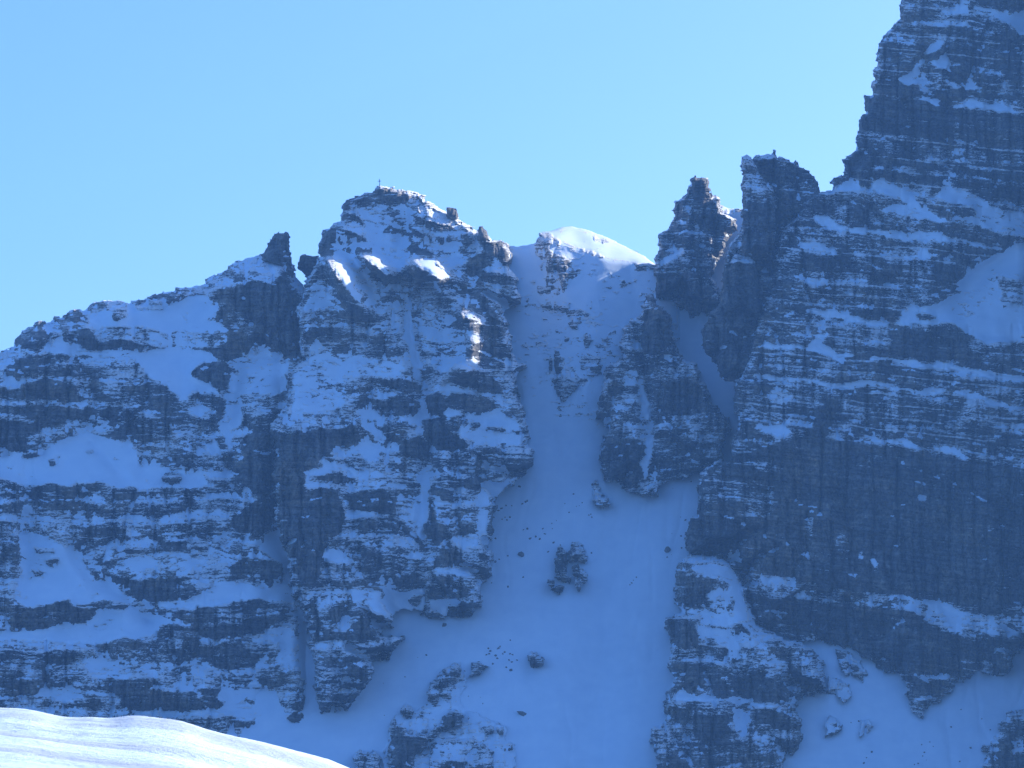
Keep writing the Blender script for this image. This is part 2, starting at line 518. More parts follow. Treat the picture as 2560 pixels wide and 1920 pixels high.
    for k in big:
        m = lab == k
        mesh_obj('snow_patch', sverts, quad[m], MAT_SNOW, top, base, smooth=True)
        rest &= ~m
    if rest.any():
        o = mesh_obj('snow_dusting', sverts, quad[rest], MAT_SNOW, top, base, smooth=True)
        o['kind'] = 'stuff'
    return top
# ---------------------------------------------------------------- outlines and surface character, traced from the photograph
def PL(txt):
    n = [float(x) for x in txt.replace(',', ' ').split()]
    return list(zip(n[0::2], n[1::2]))

def PAINT(txt):
    out = []
    for ln in txt.strip().splitlines():
        ln = ln.strip()
        if not ln or ln[0] == '#': continue
        v, p = ln.split(':')
        out.append((float(v), PL(p)))
    return out

LEFT_OUT = PL('''-40,895 0,881 36,868 40,850 46,837 70,819 96,806 135,805 136,795 166,790 169,784 188,772 210,774 237,758 256,751 289,749 325,757
325,747 330,751 366,745 376,737 403,730 407,724 413,729 432,725 441,719 470,718 500,710 512,706 513,699 528,691 549,682 581,663 588,656 607,651 641,641
658,633 675,640 700,640 729,646 731,660 734,668 745,700 790,740 810,800 810,890 800,912 790,980 770,1045 750,1078 745,1120 745,1300 745,1368 745,1430 760,1460 800,1500
800,1600 805,1680 812,1780 790,1880 730,1935 -40,1935''')
PINNACLE_OUT = PL('''641,648 658,633 665,622 666,610 675,600 683,598 688,587 698,581 716,581 721,588 722,603 724,615 727,634 729,646 731,660 736,680 742,720 700,735 670,690''')
CENTRE_OUT = PL('''798,638 795,629 794,615 805,591 812,577 828,570 839,557 848,552 850,537 857,526 858,510 867,496 881,494 902,490 913,481 931,480 936,470 950,466 966,467
992,470 1019,476 1058,486 1065,496 1074,509 1090,517 1115,529 1146,547 1178,568 1194,571 1223,592 1231,600 1257,603 1271,612 1279,640 1280,651 1276,664 1296,701 1294,722 1305,743 1302,762
1262,775 1262,800 1270,835 1284,880 1303,901 1323,911 1300,940 1296,974 1285,995 1308,1027 1320,1048 1313,1084 1322,1116 1330,1137 1327,1147 1322,1171 1313,1186 1270,1215 1240,1240 1235,1290
1225,1330 1225,1370 1234,1390 1222,1433 1200,1460 1205,1505 1207,1522 1169,1548 1120,1552 1080,1545 1040,1530 1000,1530 981,1546 981,1567 960,1572 955,1590 1006,1595 977,1628 947,1646 925,1660
926,1689 936,1696 927,1711 906,1739 884,1761 873,1775 850,1783 800,1795 790,1770 788,1700 780,1650 776,1600 768,1560 752,1520 738,1500 735,1470 728,1440 715,1400 699,1368 694,1332
684,1298 682,1225 684,1165 682,1117 676,1078 694,1045 704,1011 716,980 718,939 737,905 750,894 748,865 742,805 742,769 757,740 761,709 781,675''')
RIGHT_OUT = PL('''2051,476 2078,473 2079,455 2086,445 2106,434 2109,416 2109,398 2123,392 2142,376 2141,342 2146,333 2148,299 2150,289 2161,280 2159,263 2159,248 2161,241 2180,236 2180,212
2185,195 2188,164 2194,137 2199,108 2209,90 2214,77 2232,65 2233,55 2253,48 2249,14 2249,5 2262,-20 2272,-48 2606,-48
2606,1605 2560,1627 2534,1659 2502,1687 2447,1687 2397,1696 2379,1723 2333,1769 2305,1794 2278,1751 2264,1723 2241,1687 2196,1682 2173,1646 2150,1632 2086,1611 2058,1604 1994,1593
1930,1581 1893,1554 1875,1508 1847,1460 1815,1420 1780,1405 1723,1398 1715,1384 1712,1356 1716,1336 1721,1312 1725,1293 1744,1290 1744,1278 1748,1259 1747,1240 1745,1208 1747,1184 1775,1165 1800,1150 1824,1158
1829,1112 1840,1080 1847,1047 1836,1015 1834,971 1838,952 1850,945 1868,900 1880,850 1900,785 1918,740 1932,660 1945,605 1962,565 1992,540 2012,500''')
SPIRE_BIG_OUT = PL('''1855,524 1859,509 1855,495 1857,476 1853,464 1857,454 1853,425 1855,401 1859,394 1866,390 1875,394 1882,399 1886,389 1913,386 1930,382 1935,374 1939,376 1943,394 1957,395
1983,406 1989,401 1995,405 1998,414 2010,421 2034,437 2046,454 2050,468 2048,476 2060,520 2000,600 1960,700 1930,800 1900,900 1870,960 1832,955 1819,952 1799,941 1797,923 1786,902 1762,884 1754,865 1753,852
1758,817 1771,798 1771,787 1800,760 1806,700 1812,640 1836,600 1850,575 1858,548''')
SPIRE_OUT = PL('''1640,746 1637,697 1636,647 1643,632 1646,601 1647,587 1665,578 1684,555 1683,538 1681,526 1688,505 1704,493 1718,480 1720,464 1727,461 1728,450 1737,444 1749,443 1766,445 1772,453
1772,468 1778,485 1780,491 1793,493 1799,502 1801,514 1807,531 1824,541 1839,550 1840,575 1822,590 1816,606 1812,628 1792,650 1780,690 1795,720 1805,755 1780,790 1725,790 1700,772 1688,752''')
BUTTRESS_OUT = PL('''1619,734 1633,734 1639,748 1641,763 1658,767 1665,780 1673,789 1680,806 1679,826 1682,858 1691,867 1697,884 1734,913 1747,930 1752,950 1765,963 1775,971 1775,1002 1793,1015 1810,1032
1822,1058 1812,1110 1800,1150 1770,1175 1742,1186 1709,1196 1665,1204 1651,1208 1641,1235 1612,1237 1601,1257 1593,1240 1564,1228 1545,1213 1520,1206 1506,1194 1500,1172 1500,1143 1508,1114 1509,1056
1493,1032 1492,1004 1502,976 1515,958 1517,930 1522,904 1552,895 1552,856 1556,830 1576,798 1598,789 1604,776 1599,763 1611,752 1613,741''')
LOWER_OUT = PL('''1709,1394 1730,1384 1790,1392 1835,1408 1855,1450 1880,1515 1900,1558 1940,1590 2000,1602 2045,1640 2062,1690 2068,1720 2051,1727 2008,1735 2005,1753 1992,1766 1992,1778 1995,1814 2005,1832
2003,1852 1982,1890 1957,1885 1960,1905 1950,1950 1640,1950 1643,1920 1646,1882 1633,1877 1630,1854 1633,1816 1657,1804 1661,1753 1667,1728 1676,1713 1684,1703 1672,1685 1673,1652 1672,1601 1667,1563
1666,1538 1691,1528 1689,1490 1686,1447 1692,1421''')
DOME_OUT = PL('''1240,640 1271,614 1297,616 1330,611 1339,607 1348,591 1348,581 1366,580 1385,576 1404,568 1428,566 1455,571 1491,583 1530,599 1563,615 1600,634 1636,658 1700,690 1700,1100 1500,1160 1330,1160 1240,800''')
NOTCH_OUT = PL('''1780,520 1800,512 1817,519 1836,524 1857,523 1880,520 1880,640 1800,640 1780,580''')

LEFT_PAINT = PAINT('''
0.9: 210,793 282,764 284,805 321,798 321,769 405,774 458,757 472,735 500,735 535,760 554,772 520,800 557,812 566,830 480,830 420,830 340,812 240,815
0.4: 240,815 420,830 566,830 564,858 480,872 420,865 330,850 245,840
-0.8: 196,865 200,824 217,815 241,831 243,851 325,848 386,863 350,877 289,875 217,877
-0.7: 30,880 36,850 46,837 70,819 96,806 135,805 136,838 120,860 100,875 60,872
-0.6: 136,795 188,772 237,758 256,751 272,770 215,785 226,805 180,808 138,806
-0.6: 325,747 366,745 403,730 441,719 470,718 500,712 458,750 452,758 405,760 330,762
-0.4: 285,765 310,770 315,795 290,800 284,785
0.95: 335,880 400,873 440,868 504,877 549,904 506,909 480,935 528,967 540,985 482,977 463,994 446,999 419,966 362,933 345,905
0.8: 100,882 150,845 196,866 217,879 335,880 345,905 300,890 200,890 150,885 110,890
-0.6: 12,942 20,911 58,894 135,882 169,887 164,920 207,935 154,945 111,935 80,942
-0.75: -90,976 22,971 80,950 120,942 157,954 193,962 193,983 212,993 198,1007 149,1010 135,1003 -90,1003
-0.8: -90,1013 0,1014 170,1012 185,1025 170,1045 140,1065 115,1066 85,1090 50,1125 10,1137 -90,1130
0.3: -90,1037 30,1036 80,1046 85,1056 30,1052 -90,1048
-0.6: 243,1005 256,988 289,979 301,964 350,962 405,959 424,976 446,995 448,1012 395,1010 357,1003 321,1003 301,1010
-0.9: 203,1043 213,1018 240,1022 240,1034 222,1046
-0.9: 248,1030 258,1020 300,1017 307,1018 295,1045 270,1049 252,1042
-0.8: 303,1035 310,1020 360,1018 345,1035 320,1047 308,1044
-0.6: 360,1025 370,1018 450,1018 465,1028 480,1035 482,1046 465,1048 400,1040
-0.65: 263,1090 300,1060 330,1050 400,1047 432,1047 436,1080 445,1092 440,1105 410,1100 370,1112 330,1110 330,1100 295,1095
-0.5: 131,1080 160,1065 195,1065 192,1095 170,1102 145,1100
0.95: 0,1140 50,1130 60,1145 110,1140 130,1110 220,1075 240,1085 290,1100 330,1110 340,1125 350,1170 400,1160 450,1190 500,1180 530,1210 480,1220 400,1215 330,1230 250,1205 150,1210 60,1215 0,1190 -90,1190 -90,1145
-0.5: 60,1130 105,1122 105,1135 85,1142 65,1140
-0.5: 120,1150 155,1142 150,1160 130,1166
-0.6: 214,1128 230,1123 246,1128 236,1134
-0.6: 347,1120 380,1119 400,1130 395,1145 360,1143
-0.6: 415,1150 455,1120 490,1135 530,1160 560,1140 590,1160 640,1170 640,1190 600,1185 520,1175 470,1175 440,1165
-0.8: 600,1100 660,1070 680,1085 688,1130 690,1240 680,1300 650,1310 610,1290 640,1240 600,1200 590,1160 610,1140
-0.6: 565,1055 600,1035 650,1040 690,1060 680,1080 640,1085 610,1070
-0.7: 680,980 715,980 715,1000 690,1005
-0.5: 640,1005 690,1010 710,1025 690,1035 650,1015
-0.55: 464,1003 480,990 540,985 558,995 560,1040 545,1047 520,1040 510,1030 540,1030 500,1010 470,1010
0.7: 500,1012 540,1030 485,1032 475,1025
-0.9: 478,937 515,905 560,905 578,925 572,960 545,972 520,960 490,945
0.72: 578,920 600,895 640,900 660,895 720,915 725,940 720,970 690,985 650,980 600,985 570,975 580,950
0.9: 560,985 600,985 610,1060 570,1075 585,1120 575,1130 555,1090 545,1055 560,1045
-0.88: 684,709 641,706 581,718 545,728 535,747 566,752 554,771 537,800 566,820 566,863 504,870 545,897 576,902 612,892 617,878 641,863 677,878 704,882 706,902 733,909 760,894 755,805 755,769 740,709 713,675
-0.4: 570,770 620,780 640,830 600,845 575,830
0.45: 512,706 549,682 588,656 641,641 668,640 690,665 700,690 680,705 640,703 580,715 545,722 520,715
0.3: 617,890 630,868 677,878 672,895 640,900
-0.3: 0,1210 60,1215 150,1212 200,1215 205,1260 150,1265 70,1270 0,1280
-0.6: 70,1225 140,1210 200,1218 215,1240 195,1262 150,1265 80,1268
-0.6: 245,1250 280,1225 330,1210 350,1230 340,1255 290,1262
-0.4: 300,1280 380,1265 480,1240 500,1260 440,1290 380,1300
0.9: 75,1330 90,1335 130,1350 160,1365 185,1365 200,1385 215,1420 240,1440 290,1465 320,1490 340,1500 330,1510 250,1505 200,1510 120,1512 60,1510 40,1500 55,1430 55,1370 45,1345 60,1335
-0.5: 108,1398 145,1392 147,1408 135,1420 118,1415
-0.1: 85,1365 130,1370 130,1382 95,1385
-0.3: 75,1425 108,1430 95,1440
-0.4: 0,1310 50,1330 55,1375 50,1410 20,1410 10,1450 -90,1440 -90,1310
-0.75: 10,1560 60,1520 110,1515 150,1500 175,1495 182,1515 240,1530 248,1535 215,1555 160,1558 90,1570 40,1577 20,1573
-0.4: -90,1520 60,1515 55,1540 -90,1545
0.95: -90,1580 20,1578 90,1572 160,1560 215,1557 250,1530 320,1515 345,1530 380,1535 440,1555 400,1560 385,1580 330,1600 260,1610 180,1605 120,1600 60,1595 -90,1600
-0.7: 243,1518 270,1512 272,1520 255,1525
-0.7: 272,1515 320,1510 318,1520 290,1524
-0.5: 185,1612 260,1605 300,1585 345,1600 345,1620 310,1642 250,1640 220,1630
-0.7: 148,1640 155,1625 205,1630 205,1645 175,1652
-0.8: 112,1645 130,1633 145,1648 130,1658
-0.5: -90,1630 40,1620 30,1645 -90,1655
-0.5: 70,1605 95,1615 90,1628 70,1625
-0.5: -90,1665 60,1660 60,1690 40,1710 -90,1705
-0.5: 70,1665 120,1660 110,1680 160,1690 160,1715 100,1715 80,1700
0.6: 210,1650 350,1645 400,1660 420,1690 360,1690 260,1700 230,1690
-0.45: 385,1590 440,1565 480,1575 500,1600 500,1640 450,1640 400,1635
-0.75: 230,1450 270,1440 350,1450 410,1440 450,1450 495,1480 470,1498 420,1500 350,1503 320,1485 290,1460
-0.6: 175,1350 185,1330 230,1318 290,1320 330,1345 280,1355 250,1370 210,1378 190,1370
-0.8: 395,1350 470,1355 465,1375 420,1378 400,1368
-0.5: 470,1365 500,1360 500,1372
0.55: 200,1390 260,1370 350,1380 400,1378 470,1380 520,1370 560,1370 620,1370 680,1395 710,1410 715,1440 560,1405 500,1420 440,1440 300,1445 250,1420
-0.65: 572,1410 600,1402 650,1398 710,1410 718,1440 710,1455 665,1467 640,1455 600,1452 573,1455
-0.8: 580,1290 620,1265 690,1280 690,1320 670,1335 640,1330 600,1330 580,1320
-0.4: 430,1320 500,1310 540,1330 530,1350 480,1360 440,1345
-0.7: 400,1480 480,1460 490,1480 470,1500 400,1500
0.95: 490,1480 560,1455 600,1455 660,1470 720,1455 735,1455 775,1475 760,1500 700,1505 640,1495 560,1515 480,1520 400,1515 400,1505 470,1500
0.95: 660,1335 690,1320 705,1335 710,1370 730,1400 745,1430 745,1455 718,1450 715,1420 680,1390 640,1370 660,1355
-0.5: 430,1530 520,1512 540,1520 600,1505 680,1500 740,1510 730,1530 690,1550 650,1580 640,1590 590,1595 545,1600 510,1590 470,1560
-0.9: 545,1560 590,1565 590,1595 550,1600
-0.8: 590,1560 650,1555 650,1580 600,1590
0.6: 600,1600 650,1580 690,1570 720,1560 745,1590 760,1620 780,1660 740,1670 690,1650 700,1620 680,1600 640,1610
-0.7: 500,1610 560,1605 600,1620 650,1640 640,1665 560,1680 540,1670 500,1640
0.95: 735,1530 760,1530 790,1590 785,1620 800,1680 812,1780 770,1780 760,1700 745,1650 750,1600
-0.75: 265,1715 310,1700 360,1695 380,1700 440,1705 480,1720 490,1725 510,1770 460,1780 380,1775 320,1765 285,1735
0.6: 370,1722 440,1705 485,1722 430,1727
-0.7: 490,1720 560,1725 565,1750 545,1775 520,1765
-0.6: 600,1720 640,1680 655,1668 700,1665 715,1690 705,1715 660,1722 620,1722
0.9: 610,1715 645,1690 650,1718
0.85: 550,1720 690,1725 700,1760 680,1800 640,1800 570,1790 555,1770
-0.5: 510,1810 560,1790 620,1800 690,1775 650,1800 620,1820 560,1825
0.9: 640,1810 700,1790 720,1800 720,1840 780,1850 800,1900 640,1900
-0.8: 720,1790 730,1780 770,1783 773,1815 760,1820 745,1838 722,1835
-0.4: 730,1760 770,1750 768,1775 735,1780
-0.5: 0,1700 90,1690 160,1690 200,1720 160,1720 100,1720 90,1750 0,1745
0.7: 100,1720 180,1715 210,1740 190,1755 110,1745
''')
LEFT_LINES = [(9, 6, PL('760,690 757,760 762,870')), (7, 6, PL('705,1060 690,1110 692,1250 700,1340 735,1440')),
              (7, 5, PL('735,1500 765,1560 775,1640 795,1780')),
              (6, 4, PL('70,1220 72,1330')),
              (-6, 5, PL('287,766 300,798')), (5, 3, PL('306,770 318,800')),
              (9, 5, PL('198,1380 235,1440 320,1490 380,1540')), (-6, 7, PL('150,1350 230,1450 320,1515')),
              (3.5, 3, PL('235,1110 290,1170 325,1220')), (3.5, 3, PL('-5,1150 70,1215')),
              (-5, 6, PL('490,1495 560,1465 640,1480'))]

CENTRE_PAINT = PAINT('''
-0.6: 936,470 966,467 1019,476 1025,495 1010,505 985,500 970,515 945,515 930,500 905,515 880,505 870,500 900,490 931,480
-0.3: 1025,485 1058,486 1074,509 1090,517 1085,540 1060,530 1035,515 1028,500
-0.8: 858,510 867,496 880,500 870,520 860,528
-0.8: 850,540 857,528 885,535 910,545 905,560 880,555 850,550
-0.85: 790,615 801,595 812,576 830,568 850,572 880,580 910,590 932,610 933,630 900,632 870,628 840,622 835,640 795,640
0.8: 845,568 880,570 918,580 905,585 860,575
0.5: 880,510 940,520 985,505 1030,510 1035,530 1020,560 1010,600 1015,640 1030,690 1000,700 970,680 940,650 935,610 910,580 915,560 900,545
-0.6: 955,575 975,562 1000,570 998,583 960,583
-0.6: 1030,560 1030,540 1060,545 1100,555 1130,560 1132,580 1100,582 1070,570
0.9: 1020,532 1040,526 1070,540 1110,548 1130,560 1100,556 1060,545
-0.7: 1030,575 1060,575 1085,590 1080,598 1050,592
-0.7: 1090,590 1135,585 1135,605 1110,610
-0.6: 1015,610 1060,600 1080,625 1085,645 1060,652 1040,640 1020,630
0.8: 1020,560 1045,570 1085,590 1060,580 1030,573
0.7: 1100,640 1115,610 1145,605 1150,650 1140,670 1115,665
-0.5: 1145,590 1165,585 1175,600 1180,625 1160,630 1145,620
-0.7: 1195,605 1257,603 1265,640 1280,655 1270,660 1240,650 1215,640
-0.85: 1165,645 1195,635 1220,650 1225,668 1190,672 1165,668
-0.6: 1155,678 1200,672 1260,680 1296,701 1290,722 1250,715 1210,700 1165,688
0.95: 815,655 835,652 865,660 885,680 885,705 895,730 920,765 900,770 880,750 860,730 850,700 835,675
0.95: 895,635 935,635 960,665 995,690 975,692 945,670 920,650
0.95: 1020,655 1060,650 1085,645 1100,665 1135,690 1160,710 1120,700 1095,690 1075,690 1050,690 1030,670
0.9: 1085,695 1100,710 1130,745 1110,738 1090,725
-0.3: 900,690 960,685 1000,690 1000,710 960,705 910,705
-0.6: 1000,720 1035,740 1020,745 1000,735
-0.6: 1115,715 1150,710 1180,720 1175,735 1140,735 1120,725
-0.2: 1180,725 1240,730 1305,745 1300,762 1235,770 1190,750
-0.65: 1150,760 1185,750 1230,765 1245,795 1265,840 1285,880 1260,890 1255,930 1225,925 1180,910 1150,900 1170,870 1215,850 1180,830 1155,790
0.7: 1150,775 1175,780 1215,800 1210,810 1165,795
0.9: 1170,825 1185,830 1190,845 1175,840
0.55: 1040,790 1080,760 1140,765 1150,800 1155,850 1140,880 1080,890 1050,870 1060,830
1.0: 1130,925 1145,908 1165,910 1180,922 1160,932
0.9: 1020,790 1028,790 1028,850 1040,890 1042,920 1030,915 1022,860 1000,840 1020,835
0.8: 1030,925 1050,930 1052,950 1035,950
0.95: 1053,990 1070,1000 1068,1050 1055,1090 1030,1090 1050,1060 1020,1050 1055,1030
0.8: 1055,1170 1075,1165 1072,1250 1065,1330 1050,1330 1030,1300 1020,1270 1055,1260 1060,1220 1030,1190
0.4: 770,720 800,690 850,720 850,760 830,790 780,800 760,780
-0.5: 752,840 790,815 870,815 890,835 860,850 800,850 760,890
-0.4: 820,870 870,860 890,870 880,900 850,885
0.7: 740,905 790,885 850,880 880,890 920,895 1000,910 1010,925 990,945 1040,945 1010,960 960,940 900,940 860,960 870,1000 830,1040 770,1030 720,1020 700,1050 720,985 725,940
-0.35: 900,850 1000,830 1020,870 1000,905 940,900 900,885
-0.6: 930,950 1000,945 1050,960 1060,990 1040,995 980,970 940,960
-0.6: 875,1010 910,990 950,1000 1000,985 1045,1000 1055,1010 1040,1040 1000,1045 935,1030 940,1010 905,1023 880,1010
0.8: 905,1025 935,1025 960,1045 920,1050 890,1030
-0.2: 700,1050 740,1030 800,1030 850,1030 880,1045 920,1060 900,1075 850,1050 760,1050
-0.95: 682,1090 700,1080 750,1080 800,1070 845,1080 880,1060 900,1070 905,1110 880,1125 860,1120 830,1130 800,1160 760,1180 760,1230 800,1220 850,1220 855,1270 860,1300 850,1330 820,1360 800,1400 790,1460 760,1465 735,1430 715,1385 695,1310 680,1200
0.7: 755,1180 800,1165 840,1155 880,1170 900,1190 870,1180 830,1175 790,1190
-0.8: 790,1195 820,1180 880,1190 890,1205 860,1212 810,1205
0.5: 750,1215 780,1200 800,1215 780,1220
0.5: 850,1210 920,1200 960,1200 980,1215 930,1225 870,1230
0.6: 840,1120 870,1115 905,1110 900,1140 870,1150 845,1140
0.9: 905,1060 930,1060 965,1090 960,1100 930,1085
0.9: 895,1110 930,1100 950,1140 930,1160 910,1150
-0.9: 1000,1100 1050,1090 1075,1110 1075,1145 1040,1145 1005,1140 995,1120
-0.9: 1065,985 1100,975 1110,1000 1105,1030 1075,1035 1070,1010
-0.85: 1060,1045 1100,1040 1110,1070 1150,1090 1170,1110 1160,1130 1100,1130 1080,1110 1060,1080
-0.75: 1110,1010 1130,980 1180,985 1220,990 1245,1015 1220,1030 1195,1035 1160,1030 1130,1020
-0.7: 1130,950 1160,930 1220,930 1250,960 1255,985 1210,980 1170,970 1140,960
0.8: 1085,970 1110,960 1150,970 1200,985 1150,978 1100,975
0.75: 1100,1030 1130,1025 1190,1040 1250,1020 1290,1060 1310,1080 1300,1110 1200,1115 1160,1090 1150,1070 1190,1060 1160,1040 1120,1040
-0.6: 1125,1040 1165,1040 1175,1060 1140,1065
-0.6: 1180,1060 1200,1058 1205,1068 1185,1070
-0.5: 1215,1065 1260,1065 1265,1075 1235,1077
-0.55: 1265,1025 1300,1025 1320,1045 1300,1052 1275,1040
-0.6: 1280,1075 1310,1075 1312,1085 1290,1085
-0.25: 1160,1120 1260,1115 1325,1120 1330,1145 1260,1140 1160,1140
0.1: 1150,1150 1230,1150 1280,1145 1260,1165 1180,1165
-0.3: 1220,1175 1300,1175 1322,1172 1280,1185
0.85: 1215,1200 1260,1190 1300,1190 1240,1240 1235,1290 1225,1330 1225,1370 1200,1370 1195,1300 1190,1250
-0.85: 1070,1230 1085,1220 1140,1225 1135,1255 1110,1258 1090,1245
-0.8: 1065,1330 1070,1240 1085,1270 1090,1300 1115,1320 1110,1345 1090,1370 1080,1350
-0.7: 1140,1200 1190,1195 1210,1205 1190,1228 1150,1215
-0.4: 1090,1190 1140,1190 1140,1225 1090,1215
0.8: 1080,1240 1095,1255 1135,1258 1135,1285 1085,1280
-0.1: 1140,1225 1190,1225 1170,1280 1140,1290
-0.85: 1140,1325 1160,1318 1190,1318 1190,1332 1150,1342
-0.75: 1100,1375 1125,1350 1145,1375 1150,1400 1140,1415 1085,1420 1085,1395
-0.4: 1145,1410 1180,1400 1150,1420
0.6: 1130,1345 1190,1335 1200,1370 1170,1365 1160,1400 1150,1380
-0.8: 1188,1390 1200,1380 1232,1388 1225,1402 1195,1402
-0.8: 1190,1412 1225,1415 1222,1433 1192,1436
0.9: 1100,1425 1190,1415 1190,1440 1160,1440 1100,1432
-0.5: 1080,1440 1130,1435 1160,1447 1140,1455 1090,1455
-0.6: 1065,1465 1130,1465 1130,1490 1090,1500 1068,1490
-0.7: 1140,1480 1160,1467 1195,1475 1150,1500
0.9: 1070,1500 1130,1498 1165,1490 1150,1510 1115,1520 1110,1545 1080,1520
-0.8: 1115,1525 1130,1515 1160,1525 1170,1500 1200,1500 1207,1522 1170,1545 1125,1548
-0.6: 1065,1525 1085,1530 1078,1540
0.8: 1000,1290 1040,1310 1060,1330 1055,1360 1040,1330 1010,1310
-0.85: 1000,1310 1020,1320 1045,1350 1070,1365 1080,1372 1050,1375 1030,1350
-0.8: 860,1230 960,1220 990,1250 990,1290 940,1290 870,1270
-0.6: 890,1300 960,1295 1000,1320 990,1335 930,1330 900,1330
-0.3: 820,1350 870,1340 900,1360 950,1370 960,1400 940,1430 900,1420 860,1440 820,1440
0.7: 800,1390 830,1370 870,1390 900,1410 860,1415 820,1400
-0.7: 910,1370 960,1380 950,1440 900,1430
0.6: 990,1380 1060,1380 1060,1420 1010,1400
-0.3: 960,1400 1010,1400 1060,1430 1060,1460 960,1460
0.95: 880,1475 960,1475 1010,1480 1060,1470 1065,1525 1030,1530 1000,1530 990,1545 960,1545 900,1520 870,1490
-0.7: 880,1460 920,1440 960,1460 950,1470
-0.6: 1015,1500 1040,1492 1060,1490 1040,1512 1025,1512
-0.5: 900,1485 930,1490 928,1498
0.6: 780,1465 800,1460 830,1470 880,1490 870,1530 840,1515 800,1515 770,1490
-0.85: 810,1540 830,1520 860,1515 870,1530 850,1555 820,1550
-0.85: 757,1520 785,1500 800,1530 800,1600 785,1595 770,1560
0.5: 805,1580 830,1560 880,1560 860,1580 820,1570
-0.85: 803,1600 810,1575 860,1580 910,1545 960,1545 958,1570 945,1600 870,1602
0.6: 800,1610 860,1605 900,1610 880,1620
-0.6: 790,1660 800,1630 860,1650 890,1620 950,1610 970,1600 1006,1595 977,1628 940,1645 900,1650 885,1680 830,1680 790,1680
-0.9: 880,1680 885,1665 925,1666 926,1690 900,1705
-0.35: 792,1700 830,1690 900,1710 925,1705 900,1740 830,1750 795,1750
-0.7: 870,1740 905,1730 885,1760 865,1755
-0.6: 800,1765 870,1765 850,1780 815,1790
''')
CENTRE_LINES = [(9, 4, PL('1000,700 1022,780 1030,860 1045,920 1058,970 1068,1040 1072,1130 1066,1250 1060,1330 1075,1390')),
                (-10, 6, PL('812,655 835,680 855,720 885,760 905,800')),
                (-7, 5, PL('895,640 940,665 985,690')),
                (-9, 6, PL('1030,655 1075,680 1110,715 1150,770 1175,850 1170,920')),
                (-7, 3.5, PL('1140,922 1170,925')),
                (6, 6, PL('1010,560 1005,640')),
                (5, 4, PL('775,1490 800,1560 795,1640')), (4, 5, PL('990,1120 1000,1230 1010,1330'))]

CENTRE_RIBS = [(23, PL('800,650 835,645 870,655 895,680 900,705 915,735 940,785 905,790 870,755 845,720 825,685')),
               (15, PL('880,630 935,630 970,662 1005,690 975,698 935,675')),
               (19, PL('1015,650 1060,640 1090,640 1120,668 1170,712 1120,712 1090,700 1040,695')),
               (12, PL('1075,690 1105,705 1140,748 1110,745')),
               (9, PL('1140,765 1180,765 1215,800 1210,850 1195,900 1165,900 1160,840 1140,800')),
               (17, PL('1120,935 1140,905 1170,903 1195,925 1170,945')),
               (9, PL('1020,528 1040,522 1075,535 1135,558 1100,562 1060,550')),
               (8, PL('1020,556 1045,565 1090,590 1060,585 1030,576')),
               (9, PL('840,563 880,566 925,580 905,590 860,580'))]

